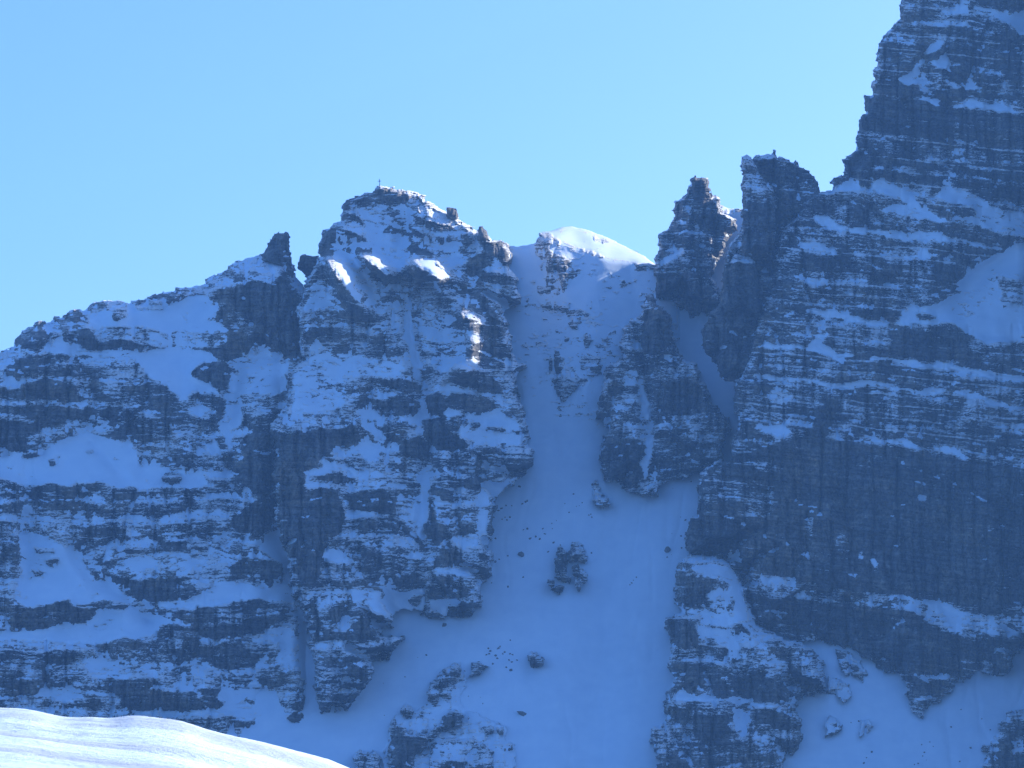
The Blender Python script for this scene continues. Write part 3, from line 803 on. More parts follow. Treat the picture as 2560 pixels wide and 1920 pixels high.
RIGHT_PAINT = PAINT('''
0.6: 2110,455 2150,450 2150,480 2110,480 2060,480
0.85: 2170,460 2200,450 2250,470 2280,478 2285,500 2310,525 2360,540 2380,555 2300,550 2230,535 2200,525 2240,515 2270,510 2240,495 2200,480
0.85: 2360,470 2375,458 2400,475 2450,490 2480,515 2520,525 2640,530 2760,540 2760,620 2640,600 2560,590 2520,590 2450,570 2380,550 2390,535 2440,540 2430,520 2380,510 2340,490
-0.8: 2380,530 2430,535 2425,545 2400,545
-0.4: 2310,515 2380,520 2370,535 2310,528
0.7: 2060,545 2100,555 2125,572 2180,570 2220,572 2265,585 2290,575 2350,580 2360,590 2420,600 2520,625 2480,625 2400,605 2330,600 2250,600 2190,590 2100,575 2060,565
-0.9: 2240,565 2280,565 2275,580 2265,582 2240,572
-0.5: 2130,490 2200,500 2220,520 2200,530 2120,530
-0.7: 2360,580 2480,595 2540,590 2530,610 2500,612 2420,600
0.5: 2240,620 2330,625 2350,640 2280,650 2230,640
0.9: 1980,615 2010,600 2040,605 2080,625 2090,640 2050,625 2000,625
0.7: 2030,540 2060,535 2095,550 2095,570 2060,565 2040,555
0.5: 2005,700 2060,695 2080,710 2030,715
-0.6: 1950,560 2000,555 1990,610 1950,600 1940,640 1930,700 1915,740 1920,690 1930,620
0.85: 2290,770 2330,760 2380,740 2400,700 2440,660 2480,640 2560,600 2760,590 2760,840 2640,840 2560,835 2540,860 2500,855 2470,860 2440,845 2420,830 2370,805 2300,810
0.2: 2500,690 2560,700 2560,760 2500,750
-0.5: 2290,780 2320,785 2340,795 2300,797
0.95: 2010,775 2060,775 2087,768 2095,780 2135,790 2170,803 2230,805 2260,785 2290,760 2300,790 2300,812 2230,812 2170,812 2120,800 2060,790 2015,783
0.3: 1890,785 1930,770 1960,770 2000,775 1970,790 1930,785
0.85: 1872,870 1900,862 1925,855 1940,862 2000,862 2015,870 2030,850 2060,840 2065,865 2090,880 2130,885 2140,892 2110,895 2050,885 2000,872 1920,872
0.1: 1980,830 2060,800 2070,830 2060,850 2020,850
0.85: 1858,938 1900,938 1960,940 2000,942 2050,950 2100,960 2130,955 2150,950 2190,952 2250,968 2300,975 2330,965 2400,975 2420,970 2460,990 2520,1015 2760,1030 2760,1045 2540,1030 2480,1010 2400,985 2300,985 2200,965 2100,968 2000,952 1900,945
0.85: 2185,890 2200,888 2240,895 2330,912 2345,900 2400,915 2450,925 2500,935 2760,945 2760,960 2520,950 2440,935 2340,920 2230,910 2180,900
0.6: 1910,985 1935,965 1970,970 1980,990 1960,1005 1920,1005
0.0: 1860,990 1910,990 1910,1020 1880,1040 1860,1010
0.7: 1880,1075 1900,1060 1930,1065 1955,1060 1980,1080 1940,1090
0.4: 2000,1080 2040,1050 2060,1055 2040,1080
0.8: 2135,1090 2180,1090 2215,1100 2260,1100 2290,1115 2310,1125 2280,1120 2230,1110 2150,1100
0.6: 2330,1125 2370,1118 2400,1130 2450,1160 2420,1155 2380,1135
0.4: 2460,1060 2560,1060 2760,1070 2760,1090 2540,1085
0.4: 2440,1140 2560,1140 2760,1150 2760,1165 2500,1160
-0.9: 2222,830 2232,815 2300,818 2320,830 2335,905 2290,900 2225,890
-0.7: 2330,820 2420,835 2430,910 2340,900
-0.6: 2435,870 2540,865 2560,900 2560,930 2480,925 2435,915
-0.8: 2180,900 2225,900 2228,955 2190,955
-0.8: 2100,905 2120,905 2115,955 2095,955
-0.5: 2230,910 2330,925 2325,970 2230,960
-0.7: 2340,660 2400,670 2410,690 2380,715 2330,710
-0.9: 2310,735 2330,715 2380,718 2400,730 2380,740 2330,738
-0.6: 2120,785 2200,765 2270,775 2240,800 2170,803
-0.85: 2160,245 2200,235 2250,255 2265,275 2270,310 2285,340 2250,335 2180,330 2150,320 2150,290
-0.85: 2265,260 2290,250 2340,265 2385,275 2385,330 2395,360 2290,345 2275,310
-0.75: 2390,275 2470,280 2560,290 2760,300 2760,380 2500,370 2400,355
-0.85: 2195,200 2240,205 2300,215 2310,235 2270,247 2220,235 2190,230
-0.85: 2330,225 2400,225 2430,220 2480,225 2540,230 2560,250 2470,245 2420,240 2385,265 2350,255
0.9: 2240,200 2265,190 2290,195 2310,205 2340,205 2310,215 2270,213
0.8: 2330,205 2370,205 2420,218 2430,200 2445,218 2500,225 2520,218 2530,235 2480,230 2400,225
0.95: 2380,268 2430,240 2450,255 2500,260 2560,280 2760,290 2760,300 2540,285 2450,270 2400,270
0.6: 2290,250 2310,245 2370,270 2330,262
0.9: 2310,130 2340,95 2355,95 2355,120 2345,130 2310,135
0.8: 2260,200 2300,155 2310,150 2300,190 2290,200
0.9: 2330,155 2360,140 2375,160 2370,170 2340,165
0.6: 2380,20 2400,0 2425,0 2420,35 2370,45 2340,40
0.85: 2430,10 2480,20 2520,35 2560,30 2760,40 2760,100 2560,90 2520,60 2480,40 2430,35
0.5: 2300,60 2350,50 2420,55 2420,70 2360,65
0.8: 2500,180 2515,210 2530,230 2520,235 2505,205
-0.7: 2430,-10 2560,-10 2560,30 2500,25 2440,5
-0.6: 2360,20 2340,5 2320,0 2280,10 2275,30 2350,35
-0.7: 2500,80 2540,80 2560,120 2560,220 2520,215 2500,150
-0.8: 2375,165 2425,160 2425,205 2380,205
-0.8: 2110,400 2140,380 2280,400 2285,420 2200,415 2120,425
-0.8: 2120,430 2200,425 2285,440 2285,465 2230,455 2150,440 2085,465 2085,445
-0.8: 2290,405 2370,410 2370,425 2290,425
-0.7: 2290,440 2360,440 2360,465 2290,460
-0.8: 2380,410 2450,415 2560,435 2560,460 2450,440 2380,430
-0.75: 2380,455 2450,460 2560,475 2560,500 2470,490 2400,470
0.7: 2285,395 2330,398 2370,405 2360,410 2290,402
0.7: 2380,402 2420,408 2500,425 2560,435 2480,425 2400,412
0.4: 2225,415 2285,425 2280,438 2240,430
-0.9: 2040,1020 2090,990 2100,1010 2080,1070 2060,1100 2030,1090
-0.88: 1760,1190 1800,1150 1880,1130 1960,1100 2040,1095 2100,1100 2140,1110 2300,1130 2400,1150 2560,1170 2760,1170 2760,1500 2560,1520 2400,1510 2330,1500 2250,1490 2150,1475 2060,1470 2000,1450 1900,1430 1840,1410 1825,1380 1750,1390 1712,1385 1712,1350 1745,1280
-0.6: 1760,1200 1830,1150 1880,1140 1940,1160 1940,1290 1850,1300 1760,1290
0.9: 2290,1235 2310,1240 2312,1255 2300,1256
0.9: 2175,1400 2185,1395 2198,1415 2195,1425 2180,1415
0.5: 2145,1390 2160,1370 2155,1400
-0.35: 2085,1340 2110,1340 2130,1370 2120,1400 2090,1380
-0.2: 2010,1300 2035,1290 2030,1340 2012,1345
0.3: 1900,1435 1960,1450 2000,1465 2040,1475 2030,1495 1990,1500 1940,1490 1900,1470
0.4: 2100,1480 2180,1490 2260,1485 2300,1500 2400,1520 2440,1535 2560,1525 2760,1525 2760,1600 2520,1590 2480,1590 2420,1560 2390,1590 2350,1570 2290,1530 2200,1515 2110,1495
0.9: 2310,1500 2380,1510 2410,1540 2400,1590 2380,1580 2340,1540
-0.85: 1860,1480 1940,1500 2040,1500 2110,1510 2290,1530 2390,1600 2480,1600 2560,1600 2760,1610 2560,1640 2502,1695 2450,1690 2397,1700 2330,1770 2305,1800 2278,1755 2240,1690 2196,1690 2150,1640 2060,1610 1930,1590 1880,1540
-0.1: 2400,1650 2480,1650 2480,1685 2410,1690
0.7: 2300,1690 2370,1690 2360,1700 2310,1700
0.2: 2270,1740 2350,1740 2330,1750 2280,1752
''')
RIGHT_LINES = [(6, 3, PL('2268,262 2285,330 2288,420 2290,470')), (6, 3, PL('2383,262 2392,340 2375,420 2372,460')),
               (5, 3, PL('2425,110 2422,200')), (5, 3, PL('2310,140 2308,210')),
               (7, 5, PL('2100,985 2085,1050 2065,1110 2085,1200 2110,1290')),
               (6, 3, PL('2325,860 2332,905')), (4, 3, PL('2227,900 2228,950')), (5, 2.5, PL('2328,930 2328,1100 2325,1250')),
               (7, 6, PL('2500,640 2440,700 2400,760')), (-5, 8, PL('2140,1500 2300,1600 2300,1780')), (4, 3, PL('2395,1600 2392,1690')),
               (7, 8, PL('2170,1000 2160,1120')), (-4, 12, PL('1780,1230 1800,1380'))]

SPIRE_BIG_PAINT = PAINT('''
-0.3: 1850,401 1866,385 1895,420 1900,440 1930,465 1935,540 1930,590 1860,560 1857,476
-0.97: 1885,400 1950,400 1960,480 1990,500 1960,560 1940,560 1935,470 1900,430
0.7: 1886,388 1930,380 1940,395 1915,400 1890,400
-0.9: 1810,690 1830,640 1880,640 1900,700 1895,760 1806,760
-0.97: 1885,600 1935,600 1930,690 1905,690
-0.95: 1760,800 1910,790 1890,850 1860,950 1800,940 1750,860
0.1: 1830,600 1870,570 1900,590 1880,630 1830,635
-0.5: 1990,410 2050,440 2050,480 2000,500 1995,460
''')
SPIRE_BIG_LINES = [(7, 4.5, PL('1905,425 1935,470 1945,545 1930,610 1915,680')), (5, 3, PL('1850,650 1860,750')), (4, 3, PL('1975,420 1985,500'))]
SPIRE_PAINT = PAINT('''
-0.9: 1728,445 1737,440 1766,440 1775,468 1785,500 1785,520 1730,510 1727,480
0.9: 1645,665 1680,630 1715,615 1700,635 1660,665
0.6: 1715,500 1728,485 1730,510 1725,535 1715,520
0.5: 1700,545 1725,540 1715,560 1700,565
-0.9: 1635,690 1680,680 1690,740 1640,742
-0.75: 1690,690 1740,640 1790,650 1800,780 1720,785 1690,750
0.9: 1785,660 1800,640 1820,640 1800,700 1790,740 1782,700
-0.7: 1740,540 1800,530 1840,550 1835,580 1760,600
''')
BUTTRESS_PAINT = PAINT('''
-0.97: 1604,776 1641,763 1670,790 1680,830 1665,880 1640,890 1610,880 1605,800
0.5: 1605,885 1660,880 1700,890 1740,915 1700,910 1650,895
-0.4: 1552,856 1576,798 1604,800 1604,860 1600,900 1560,905
0.95: 1600,930 1614,950 1622,1000 1632,1040 1622,1060 1605,1010 1598,960
-0.8: 1640,960 1720,950 1775,975 1775,1030 1700,1040 1640,1030
-0.85: 1500,1100 1580,1090 1610,1110 1605,1190 1560,1210 1505,1180
0.95: 1615,1090 1632,1090 1622,1160 1612,1200 1600,1170
-0.5: 1640,1100 1780,1110 1740,1180 1660,1200 1620,1190
0.3: 1520,1050 1600,1060 1680,1050 1760,1060 1760,1070 1640,1075 1530,1065
0.3: 1560,980 1590,990 1580,1030 1540,1030 1520,1000
-0.8: 1517,930 1545,930 1555,990 1520,990
0.7: 1560,930 1590,920 1600,960 1570,975
''')
BUTTRESS_LINES = [(6, 3, PL('1604,800 1600,900 1605,960 1625,1050 1618,1190')), (-5, 5, PL('1640,780 1640,880'))]
LOWER_PAINT = PAINT('''
0.8: 1715,1390 1760,1388 1830,1410 1850,1450 1870,1510 1900,1560 1940,1595 1900,1600 1850,1560 1820,1570 1760,1560 1740,1540 1700,1530 1700,1510 1760,1520 1800,1490 1830,1470 1780,1440 1720,1420
0.3: 1740,1480 1800,1470 1840,1500 1840,1550 1800,1540 1760,1520
-0.7: 1685,1440 1740,1440 1790,1460 1760,1500 1740,1520 1690,1520
-0.9: 1665,1540 1700,1550 1735,1555 1745,1615 1700,1620 1670,1615
0.7: 1740,1560 1800,1570 1840,1570 1880,1610 1860,1650 1830,1650 1810,1620 1790,1610 1750,1600
0.5: 1840,1570 1900,1600 1940,1640 1990,1690 1970,1700 1900,1670 1850,1650
-0.7: 1690,1660 1760,1655 1765,1690 1740,1740 1700,1720
-0.7: 1770,1700 1800,1690 1820,1710 1815,1750 1780,1740
-0.75: 1830,1680 1880,1690 1960,1700 1990,1740 1960,1765 1880,1755 1830,1740
0.9: 1665,1750 1695,1725 1735,1745 1760,1735 1800,1755 1830,1740 1870,1750 1960,1765 1900,1765 1840,1760 1760,1755 1700,1752
-0.7: 1655,1770 1720,1770 1720,1820 1655,1820
-0.85: 1730,1785 1820,1785 1830,1860 1740,1850
-0.8: 1900,1770 1985,1770 1985,1810 1930,1815 1900,1800
0.7: 1830,1770 1880,1780 1870,1810 1860,1850 1840,1820
0.4: 1880,1840 1930,1835 1950,1870 1900,1870
-0.55: 1645,1880 1950,1890 1950,2010 1640,2010
-0.85: 1940,1600 1970,1640 2000,1690 2055,1700 2050,1725 2005,1730 1990,1700 1960,1650
0.3: 1980,1620 2030,1620 2060,1680 2020,1690
''')
LOWER_LINES = [(8, 4, PL('1830,1420 1870,1510 1915,1580')), (-7, 7, PL('1735,1420 1800,1500 1850,1570 1900,1640')), (5, 4, PL('1940,1600 1990,1690 2005,1740')),
               (4, 3, PL('1860,1760 1850,1860'))]
# ---------------------------------------------------------------- the setting: ground, snow slopes, near hill
def sheet(name, U, V, Y, mat, smooth=True, kind='structure', parent=None):
    x, y, z = to_world(U, V, Y)
    v = np.stack([x, y, z], -1).reshape(-1, 3)
    H, W = U.shape
    ids = np.arange(H * W).reshape(H, W)
    q = np.stack([ids[:-1, :-1], ids[:-1, 1:], ids[1:, 1:], ids[1:, :-1]], -1).reshape(-1, 4)
    o = mesh_obj(name, v, q, mat, parent, (0, 0, 0), smooth=smooth)
    if kind: o['kind'] = kind
    return o

def slope_surface(X, Z):
    run = np.abs(fbm((X - 0.06 * Z + 5 * fbm(X / 40, Z / 30, 55, 2)) / 11, Z / 60, 52, 3))
    return snow_plane(X, Z) + 1.1 * fbm(X / 18, Z / 24, 51, 4) + 0.55 * np.maximum(0.12 - run, 0) / 0.12 * sstep(-0.1, 0.25, fbm(X / 50, Z / 60, 53, 2)) + 0.25 * fbm(X / 3.5, Z / 5, 54, 3)

us = np.arange(520, 2760, 5.0); vs = np.arange(525, 2300, 5.0)[::-1]
U, V = np.meshgrid(us, vs); X = (U - 1280) * M_PX; Z = (960 - V) * M_PX
Ysl = slope_surface(X, Z)
SLOPE_OUT = PL('540,2420 540,1720 690,1560 690,1480 900,1350 1040,1200 1150,900 1230,700 1500,690 1700,700 1785,600 1800,538 1885,530 2000,700 2890,1200 2890,2420')
keep = inside(SLOPE_OUT, U, V)
x, y, z = to_world(U, V, Ysl)
ids = np.arange(U.size).reshape(U.shape)
q = np.stack([ids[:-1, :-1], ids[:-1, 1:], ids[1:, 1:], ids[1:, :-1]], -1)[keep[:-1, :-1]]
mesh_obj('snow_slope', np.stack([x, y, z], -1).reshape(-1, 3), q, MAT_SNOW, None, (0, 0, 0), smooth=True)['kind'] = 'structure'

# unseen valley floor below the frame, made dark to cut bounce light
MAT_VALLEY = bpy.data.materials.new('valley_low_bounce'); MAT_VALLEY.use_nodes = True
_b = MAT_VALLEY.node_tree.nodes['Principled BSDF']; _b.inputs['Roughness'].default_value = 1.0
_n = MAT_VALLEY.node_tree.nodes.new('ShaderNodeTexNoise'); _n.inputs['Scale'].default_value = 0.02
_r = MAT_VALLEY.node_tree.nodes.new('ShaderNodeValToRGB')
_r.color_ramp.elements[0].color = (0.03, 0.045, 0.03, 1); _r.color_ramp.elements[1].color = (0.10, 0.12, 0.11, 1)
MAT_VALLEY.node_tree.links.new(_n.outputs[0], _r.inputs[0]); MAT_VALLEY.node_tree.links.new(_r.outputs[0], _b.inputs['Base Color'])
gs = np.linspace(-2600, 2600, 61)
GX, GY = np.meshgrid(gs, gs)
GZ = -105 + 4 * fbm(GX / 300, GY / 300, 77, 3)
v = np.stack([GX, GY, GZ], -1).reshape(-1, 3)
ids = np.arange(61 * 61).reshape(61, 61)
q = np.stack([ids[:-1, :-1], ids[:-1, 1:], ids[1:, 1:], ids[1:, :-1]], -1).reshape(-1, 4)
mesh_obj('valley_ground', v, q, MAT_VALLEY, None, (0, 0, 0), smooth=True)['kind'] = 'structure'

# near hill in full sun, seen at a low angle
HILL_TOP = PL('-200,1775 0,1768 53,1770 98,1776 151,1790 183,1794 240,1791 260,1795 301,1794 325,1788 354,1788 407,1795 448,1799 488,1811 529,1825 586,1839 651,1852 712,1868 773,1884 834,1900 875,1920 960,1950 1100,2010')
hu = np.array([p[0] for p in HILL_TOP]); hv = np.array([p[1] for p in HILL_TOP])
us = np.arange(-200, 1100, 2.5)
ys = np.concatenate([np.linspace(330, 400, 30), np.linspace(400.5, 545, 300), np.linspace(548, 700, 30)])
U, Y = np.meshgrid(us, ys)
HX = (U - 1280) / F * Y
crest = 520.0 + 8 * vn(U / 200, 0 * U, 5)
kern = np.interp(us, hu, hv)
vs_far = blur(np.tile(kern, (3, 1)).astype(np.float32), 45, 0)[1]
vc = blur(np.tile(kern, (3, 1)).astype(np.float32), 8, 0)[1]
wfar = sstep(0, 45, np.abs(Y - crest))
VC = vc[None, :] * (1 - wfar) + vs_far[None, :] * wfar
_, _, zc = to_world(U, VC, crest)
d = Y - crest
zh = zc - 0.062 * np.maximum(-d, 0) - 0.00022 * np.maximum(-d, 0) ** 2 - 0.35 * np.maximum(d, 0) - 0.002 * np.maximum(d, 0) ** 2
fade = sstep(0, 30, np.abs(d))
roll = fbm((Y + 0.30 * HX) / 26, (HX - 0.2 * Y) / 90, 61, 2)
rip = np.abs(fbm((Y + 0.22 * HX) / 7.0, HX / 26, 63, 3))
zh = zh + fade * (2.2 * roll + 0.35 * rip) + 0.05 * fbm(HX / 2.5, Y / 2.0, 64, 3)
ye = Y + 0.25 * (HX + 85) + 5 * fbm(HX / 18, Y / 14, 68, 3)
thin = 0.22 + 0.5 * np.exp(-((ye - 515) / 9) ** 2) + 0.55 * np.exp(-((ye - 484) / 8) ** 2) * sstep(-30, -60, HX) + 0.5 * np.exp(-((ye - 449) / 6) ** 2) + 0.4 * fbm((Y + 0.3 * HX) / 9, HX / 30, 66, 3)  # thin snow mask; its lower bands also paint blue shade into the colour
zh = zh - 0.9 * np.exp(-((ye - 476) / 5) ** 2) * sstep(-25, -55, HX)
v = np.stack([HX, Y, zh], -1).reshape(-1, 3)
ids = np.arange(U.size).reshape(U.shape)
q = np.stack([ids[:-1, :-1], ids[:-1, 1:], ids[1:, 1:], ids[1:, :-1]], -1).reshape(-1, 4)
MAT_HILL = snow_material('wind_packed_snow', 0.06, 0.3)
def dress_hill():
    nt = MAT_HILL.node_tree; N = nt.nodes; L = nt.links
    b = N['Principled BSDF']
    tc = N.new('ShaderNodeTexCoord')
    mp = N.new('ShaderNodeMapping'); mp.inputs['Scale'].default_value = (0.35, 0.55, 0.9); L.new(tc.outputs['Object'], mp.inputs['Vector'])
    n = N.new('ShaderNodeTexNoise'); n.inputs['Scale'].default_value = 0.7; n.inputs['Detail'].default_value = 8; n.inputs['Roughness'].default_value = 0.75
    L.new(mp.outputs[0], n.inputs['Vector'])
    mp2 = N.new('ShaderNodeMapping'); mp2.inputs['Scale'].default_value = (0.035, 0.10, 0.3); L.new(tc.outputs['Object'], mp2.inputs['Vector'])
    n2 = N.new('ShaderNodeTexNoise'); n2.inputs['Scale'].default_value = 1.0; n2.inputs['Detail'].default_value = 3; L.new(mp2.outputs[0], n2.inputs['Vector'])
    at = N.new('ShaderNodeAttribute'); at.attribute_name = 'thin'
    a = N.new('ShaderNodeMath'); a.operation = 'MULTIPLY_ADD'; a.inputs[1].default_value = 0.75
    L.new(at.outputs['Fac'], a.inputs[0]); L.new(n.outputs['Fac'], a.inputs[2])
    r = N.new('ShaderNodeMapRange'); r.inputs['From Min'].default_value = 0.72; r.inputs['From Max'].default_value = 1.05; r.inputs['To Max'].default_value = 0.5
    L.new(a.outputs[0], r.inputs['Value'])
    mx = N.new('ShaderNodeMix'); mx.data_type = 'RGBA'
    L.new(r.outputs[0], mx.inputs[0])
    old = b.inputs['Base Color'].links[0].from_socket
    L.new(old, mx.inputs[6]); mx.inputs[7].default_value = (0.27, 0.265, 0.255, 1)   # dry grass through the thin snow, and shade painted into the lower bands
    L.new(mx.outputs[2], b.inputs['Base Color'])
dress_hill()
def ripple_hill():
    nt = MAT_HILL.node_tree; N = nt.nodes; L = nt.links
    bp = [x for x in N if x.type == 'BUMP'][0]
    tc = N.new('ShaderNodeTexCoord'); mp = N.new('ShaderNodeMapping'); mp.inputs['Scale'].default_value = (0.25, 0.30, 0.5)
    mp.inputs['Rotation'].default_value = (0, 0, 0.35)
    L.new(tc.outputs['Object'], mp.inputs['Vector'])
    w = N.new('ShaderNodeTexNoise'); w.inputs['Scale'].default_value = 1.6; w.inputs['Detail'].default_value = 7; w.inputs['Roughness'].default_value = 0.7
    L.new(mp.outputs[0], w.inputs['Vector'])
    L.new(w.outputs['Fac'], bp.inputs['Height']); bp.inputs['Strength'].default_value = 0.9; bp.inputs['Distance'].default_value = 0.55
ripple_hill()
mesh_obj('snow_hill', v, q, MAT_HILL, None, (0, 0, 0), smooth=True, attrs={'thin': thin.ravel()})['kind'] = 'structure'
# ---------------------------------------------------------------- the rock masses
def pl(d0, k, z0=0.0, kx=0.0, x0=0.0):
    return lambda X, Z: d0 + k * (Z - z0) + kx * (X - x0)

left = massif('rock_wall', 'long snow-banded grey rock wall with a sloping ridge and one pinnacle at its end', 'rock wall',
              LEFT_OUT, pl(1425, 0.52, -168, 0.05, -150), LEFT_PAINT, LEFT_LINES, p0=0.05, seed=11, kmean=0.52, ramp_a=2.0, ramp_b=9)
massif('pinnacle', None, None, PINNACLE_OUT, pl(1552, 0.15, 60), PAINT('-0.85: 600,500 800,500 800,800 600,800'), [(1.5, 1.0, PL('708,600 712,680'))],
       p0=-0.8, seed=12, parent=left, part_name='pinnacle', bands=False, ramp_a=1.2, ramp_b=5, under=lambda X, Z: 1568 + 0.2 * (Z - 60), back=12)
centre = massif('rock_peak', 'central snow-streaked rock peak with the summit cross on top', 'rock peak',
                CENTRE_OUT, pl(1412, 0.50, -168, 0.14, -60), CENTRE_PAINT, CENTRE_LINES, p0=0.1, seed=21, kmean=0.50, ramp_a=4, ramp_b=22, back=80, foot_v=740, tilts=CENTRE_RIBS)
right = massif('rock_peak', 'tallest bare grey rock peak whose top is cut off by the upper edge', 'rock peak',
               RIGHT_OUT, pl(1440, 0.26, -138, -0.06, 200), RIGHT_PAINT, RIGHT_LINES, p0=-0.35, dip=0.10, seed=31, kmean=0.27, mat=MAT_ROCK_DIP,
               ramp_a=3, ramp_b=22, warp=0.42, ledge=1.7, back=lambda Z: np.interp(Z, [55, 110], [150.0, 50.0]), foot_v=1300)
massif('summit', None, None, PL('2258,-12 2285,-90 2310,-160 2345,-240 2400,-320 2470,-370 2560,-400 2640,-380 2640,-12'), pl(1440, 0.26, -138, -0.06, 200), (), (), p0=-0.4, dip=0.1, seed=33, g=7.0, kmean=0.27,
       mat=MAT_ROCK_DIP, parent=right, part_name='summit', bands=False, ramp_a=3, ramp_b=22, back=50, min_patch=500)
big = massif('rock_spire', 'blocky dark rock tower with a deep cleft beside the tallest peak', 'rock spire',
             SPIRE_BIG_OUT, pl(1510, 0.16, 32), SPIRE_BIG_PAINT, SPIRE_BIG_LINES, p0=-0.6, dip=0.05, seed=41, kmean=0.16, ramp_a=3, ramp_b=28, rough=1.25,
             under=lambda X, Z: 1534 + 0.2 * (Z - 32), stair=0.6, back=8)
massif('front_tower', None, None, PL('1853,600 1857,476 1853,464 1857,454 1853,425 1855,401 1859,394 1866,390 1878,396 1893,420 1898,440 1915,455 1932,468 1936,500 1938,600 1932,650 1850,650'), pl(1496, 0.22, 72), PAINT('-0.15: 1850,385 1880,390 1900,440 1930,470 1930,500 1855,500\n-0.8: 1855,510 1935,510 1935,640 1855,640'),
       [(1.5, 1.5, PL('1895,520 1898,640'))], p0=-0.4, dip=0.05, seed=43, kmean=0.2, parent=big, part_name='front_tower', bands=False, ramp_a=2.5, ramp_b=9, under=lambda X, Z: 1516 + 0.2 * (Z - 72), back=14)
massif('pillar', None, None, PL('1800,800 1806,700 1822,650 1838,638 1870,640 1890,655 1900,700 1906,800'), pl(1495, 0.12, 45), PAINT('-0.95: 1700,660 1950,660 1950,900 1700,900'),
       [(4, 1.6, PL('1848,660 1856,800'))], p0=-0.2, dip=0.05, seed=44, kmean=0.12, parent=big, part_name='pillar', bands=False, ramp_a=2, ramp_b=8, under=lambda X, Z: 1512 + 0.2 * (Z - 45), back=16)
spire = massif('rock_spire', 'narrow rock spire with a flat-topped head next to the snow dome', 'rock spire',
               SPIRE_OUT, pl(1588, 0.25, 32), SPIRE_PAINT, [(3, 2, PL('1745,455 1750,520')), (4, 3, PL('1740,560 1735,640'))], p0=-0.4, seed=51, kmean=0.25, ramp_a=3, ramp_b=28, rough=1.25,
               under=lambda X, Z: 1618 + 0.3 * (Z - 32), stair=0.6, back=18)
butt = massif('rock_buttress', 'rock buttress with a small tower standing between the two snow gullies', 'buttress',
              BUTTRESS_OUT, pl(1516, 0.38, -58), BUTTRESS_PAINT, BUTTRESS_LINES, p0=-0.35, seed=61, kmean=0.35, ramp_a=2.5, ramp_b=22, foot_v=800, rough=1.2)
lower = massif('rock_buttress', 'low stepped rock buttress with a snow cap at the foot of the tallest peak', 'buttress',
               LOWER_OUT, pl(1392, 0.5, -192), LOWER_PAINT, LOWER_LINES, p0=-0.3, seed=71, kmean=0.40, ramp_a=2.5, ramp_b=12, foot_v=1420)

# ---------------------------------------------------------------- head of the couloir: snow dome, far notch, added shading ridge outside the picture
DOME_CREST = PL('1200,640 1330,640 1348,596 1366,592 1404,604 1440,618 1470,628 1500,640 1530,648 1563,652 1600,660 1640,672 1720,700')
_cu = np.array([p[0] for p in DOME_CREST]); _cv = np.array([p[1] for p in DOME_CREST])
def dome_plane(X, Z):
    Vv = 960 - Z / M_PX; Uu = X / M_PX + 1280
    h = np.maximum((np.interp(Uu, _cu, _cv) - Vv) * M_PX, 0)
    return snow_plane(X, Z) - 3.0 + 6.0 * sstep(930, 1090, Vv) + 3.4 * h * sstep(1335, 1360, Uu)
dome = massif('snow_dome', 'rounded sunlit snow dome closing the head of the couloir', 'snow dome', DOME_OUT, dome_plane, PAINT('''
0.78: 1280,660 1420,640 1560,690 1640,700 1640,740 1560,800 1500,920 1470,1040 1330,1040 1290,850
0.66: 1340,700 1440,720 1500,800 1520,860 1480,960 1400,980 1360,860
-0.3: 1345,582 1366,580 1385,590 1400,605 1410,640 1440,690 1420,720 1395,735 1370,720 1350,660 1335,630
0.7: 1370,610 1400,612 1410,640 1390,635
-0.2: 1485,590 1530,598 1510,612 1490,608
-0.3: 1580,660 1636,660 1640,670 1590,680
-0.1: 1455,622 1490,628 1510,645 1470,635
'''), [(-3, 4, PL('1360,600 1400,690 1420,740')), (2.5, 4, PL('1425,575 1450,600 1470,620'))], p0=0.9, seed=81, kmean=1.0, g=2.0,
    ramp_a=3, ramp_b=3, under=lambda X, Z: dome_plane(X, Z) + 6, rough=0.8, jag=0.35, back=60, leak=12)
notch = massif('rock_ridge', 'low snowy rock ridge seen far back in the notch between the two spires', 'ridge', NOTCH_OUT, pl(1700, 0.9, 70), PAINT('0.9: 1800,545 1870,530 1870,640 1790,640'),
    (), p0=-0.3, seed=85, kmean=0.9, ramp_a=2, ramp_b=3, under=lambda X, Z: 1712 + 0.9 * (Z - 70), jag=0.5, back=20, bands=False)
massif('rock_ridge', 'added unseen ridge beyond the edge of the picture that shades the tallest peak', 'ridge',
    PL('2596,2200 2596,-300 2700,-420 2900,-520 3050,-560 3250,-480 3500,-420 3700,-200 3700,2200'), pl(1360, 0.35, -138), (), (), p0=-0.3, dip=0.1, seed=87, g=8.0, kmean=0.35,
    ramp_a=2, ramp_b=8, back=110, bands=False, min_patch=4000)  # unseen mass added to keep the sun off the right wall

# ---------------------------------------------------------------- rock outcrops standing out of the snow slope
def outcrop(label, poly, h, p=-0.5, paint='', seed=1, cat='outcrop', name='rock_outcrop', a=1.6, b=3.0, group=None):
    return massif(name, label, cat, PL(poly), lambda X, Z: snow_plane(X, Z) - h, PAINT(paint), (), p0=p, seed=seed, kmean=0.5, leak=8.0, ramp_a=a, ramp_b=b,
                  under=lambda X, Z: snow_plane(X, Z) + 0.5, rim_max=60, jag=1.0, back=3.0, rough=1.0, foot_v=0, foot_amp=1.1, bands=False, min_patch=25, g=1.6, group=group)

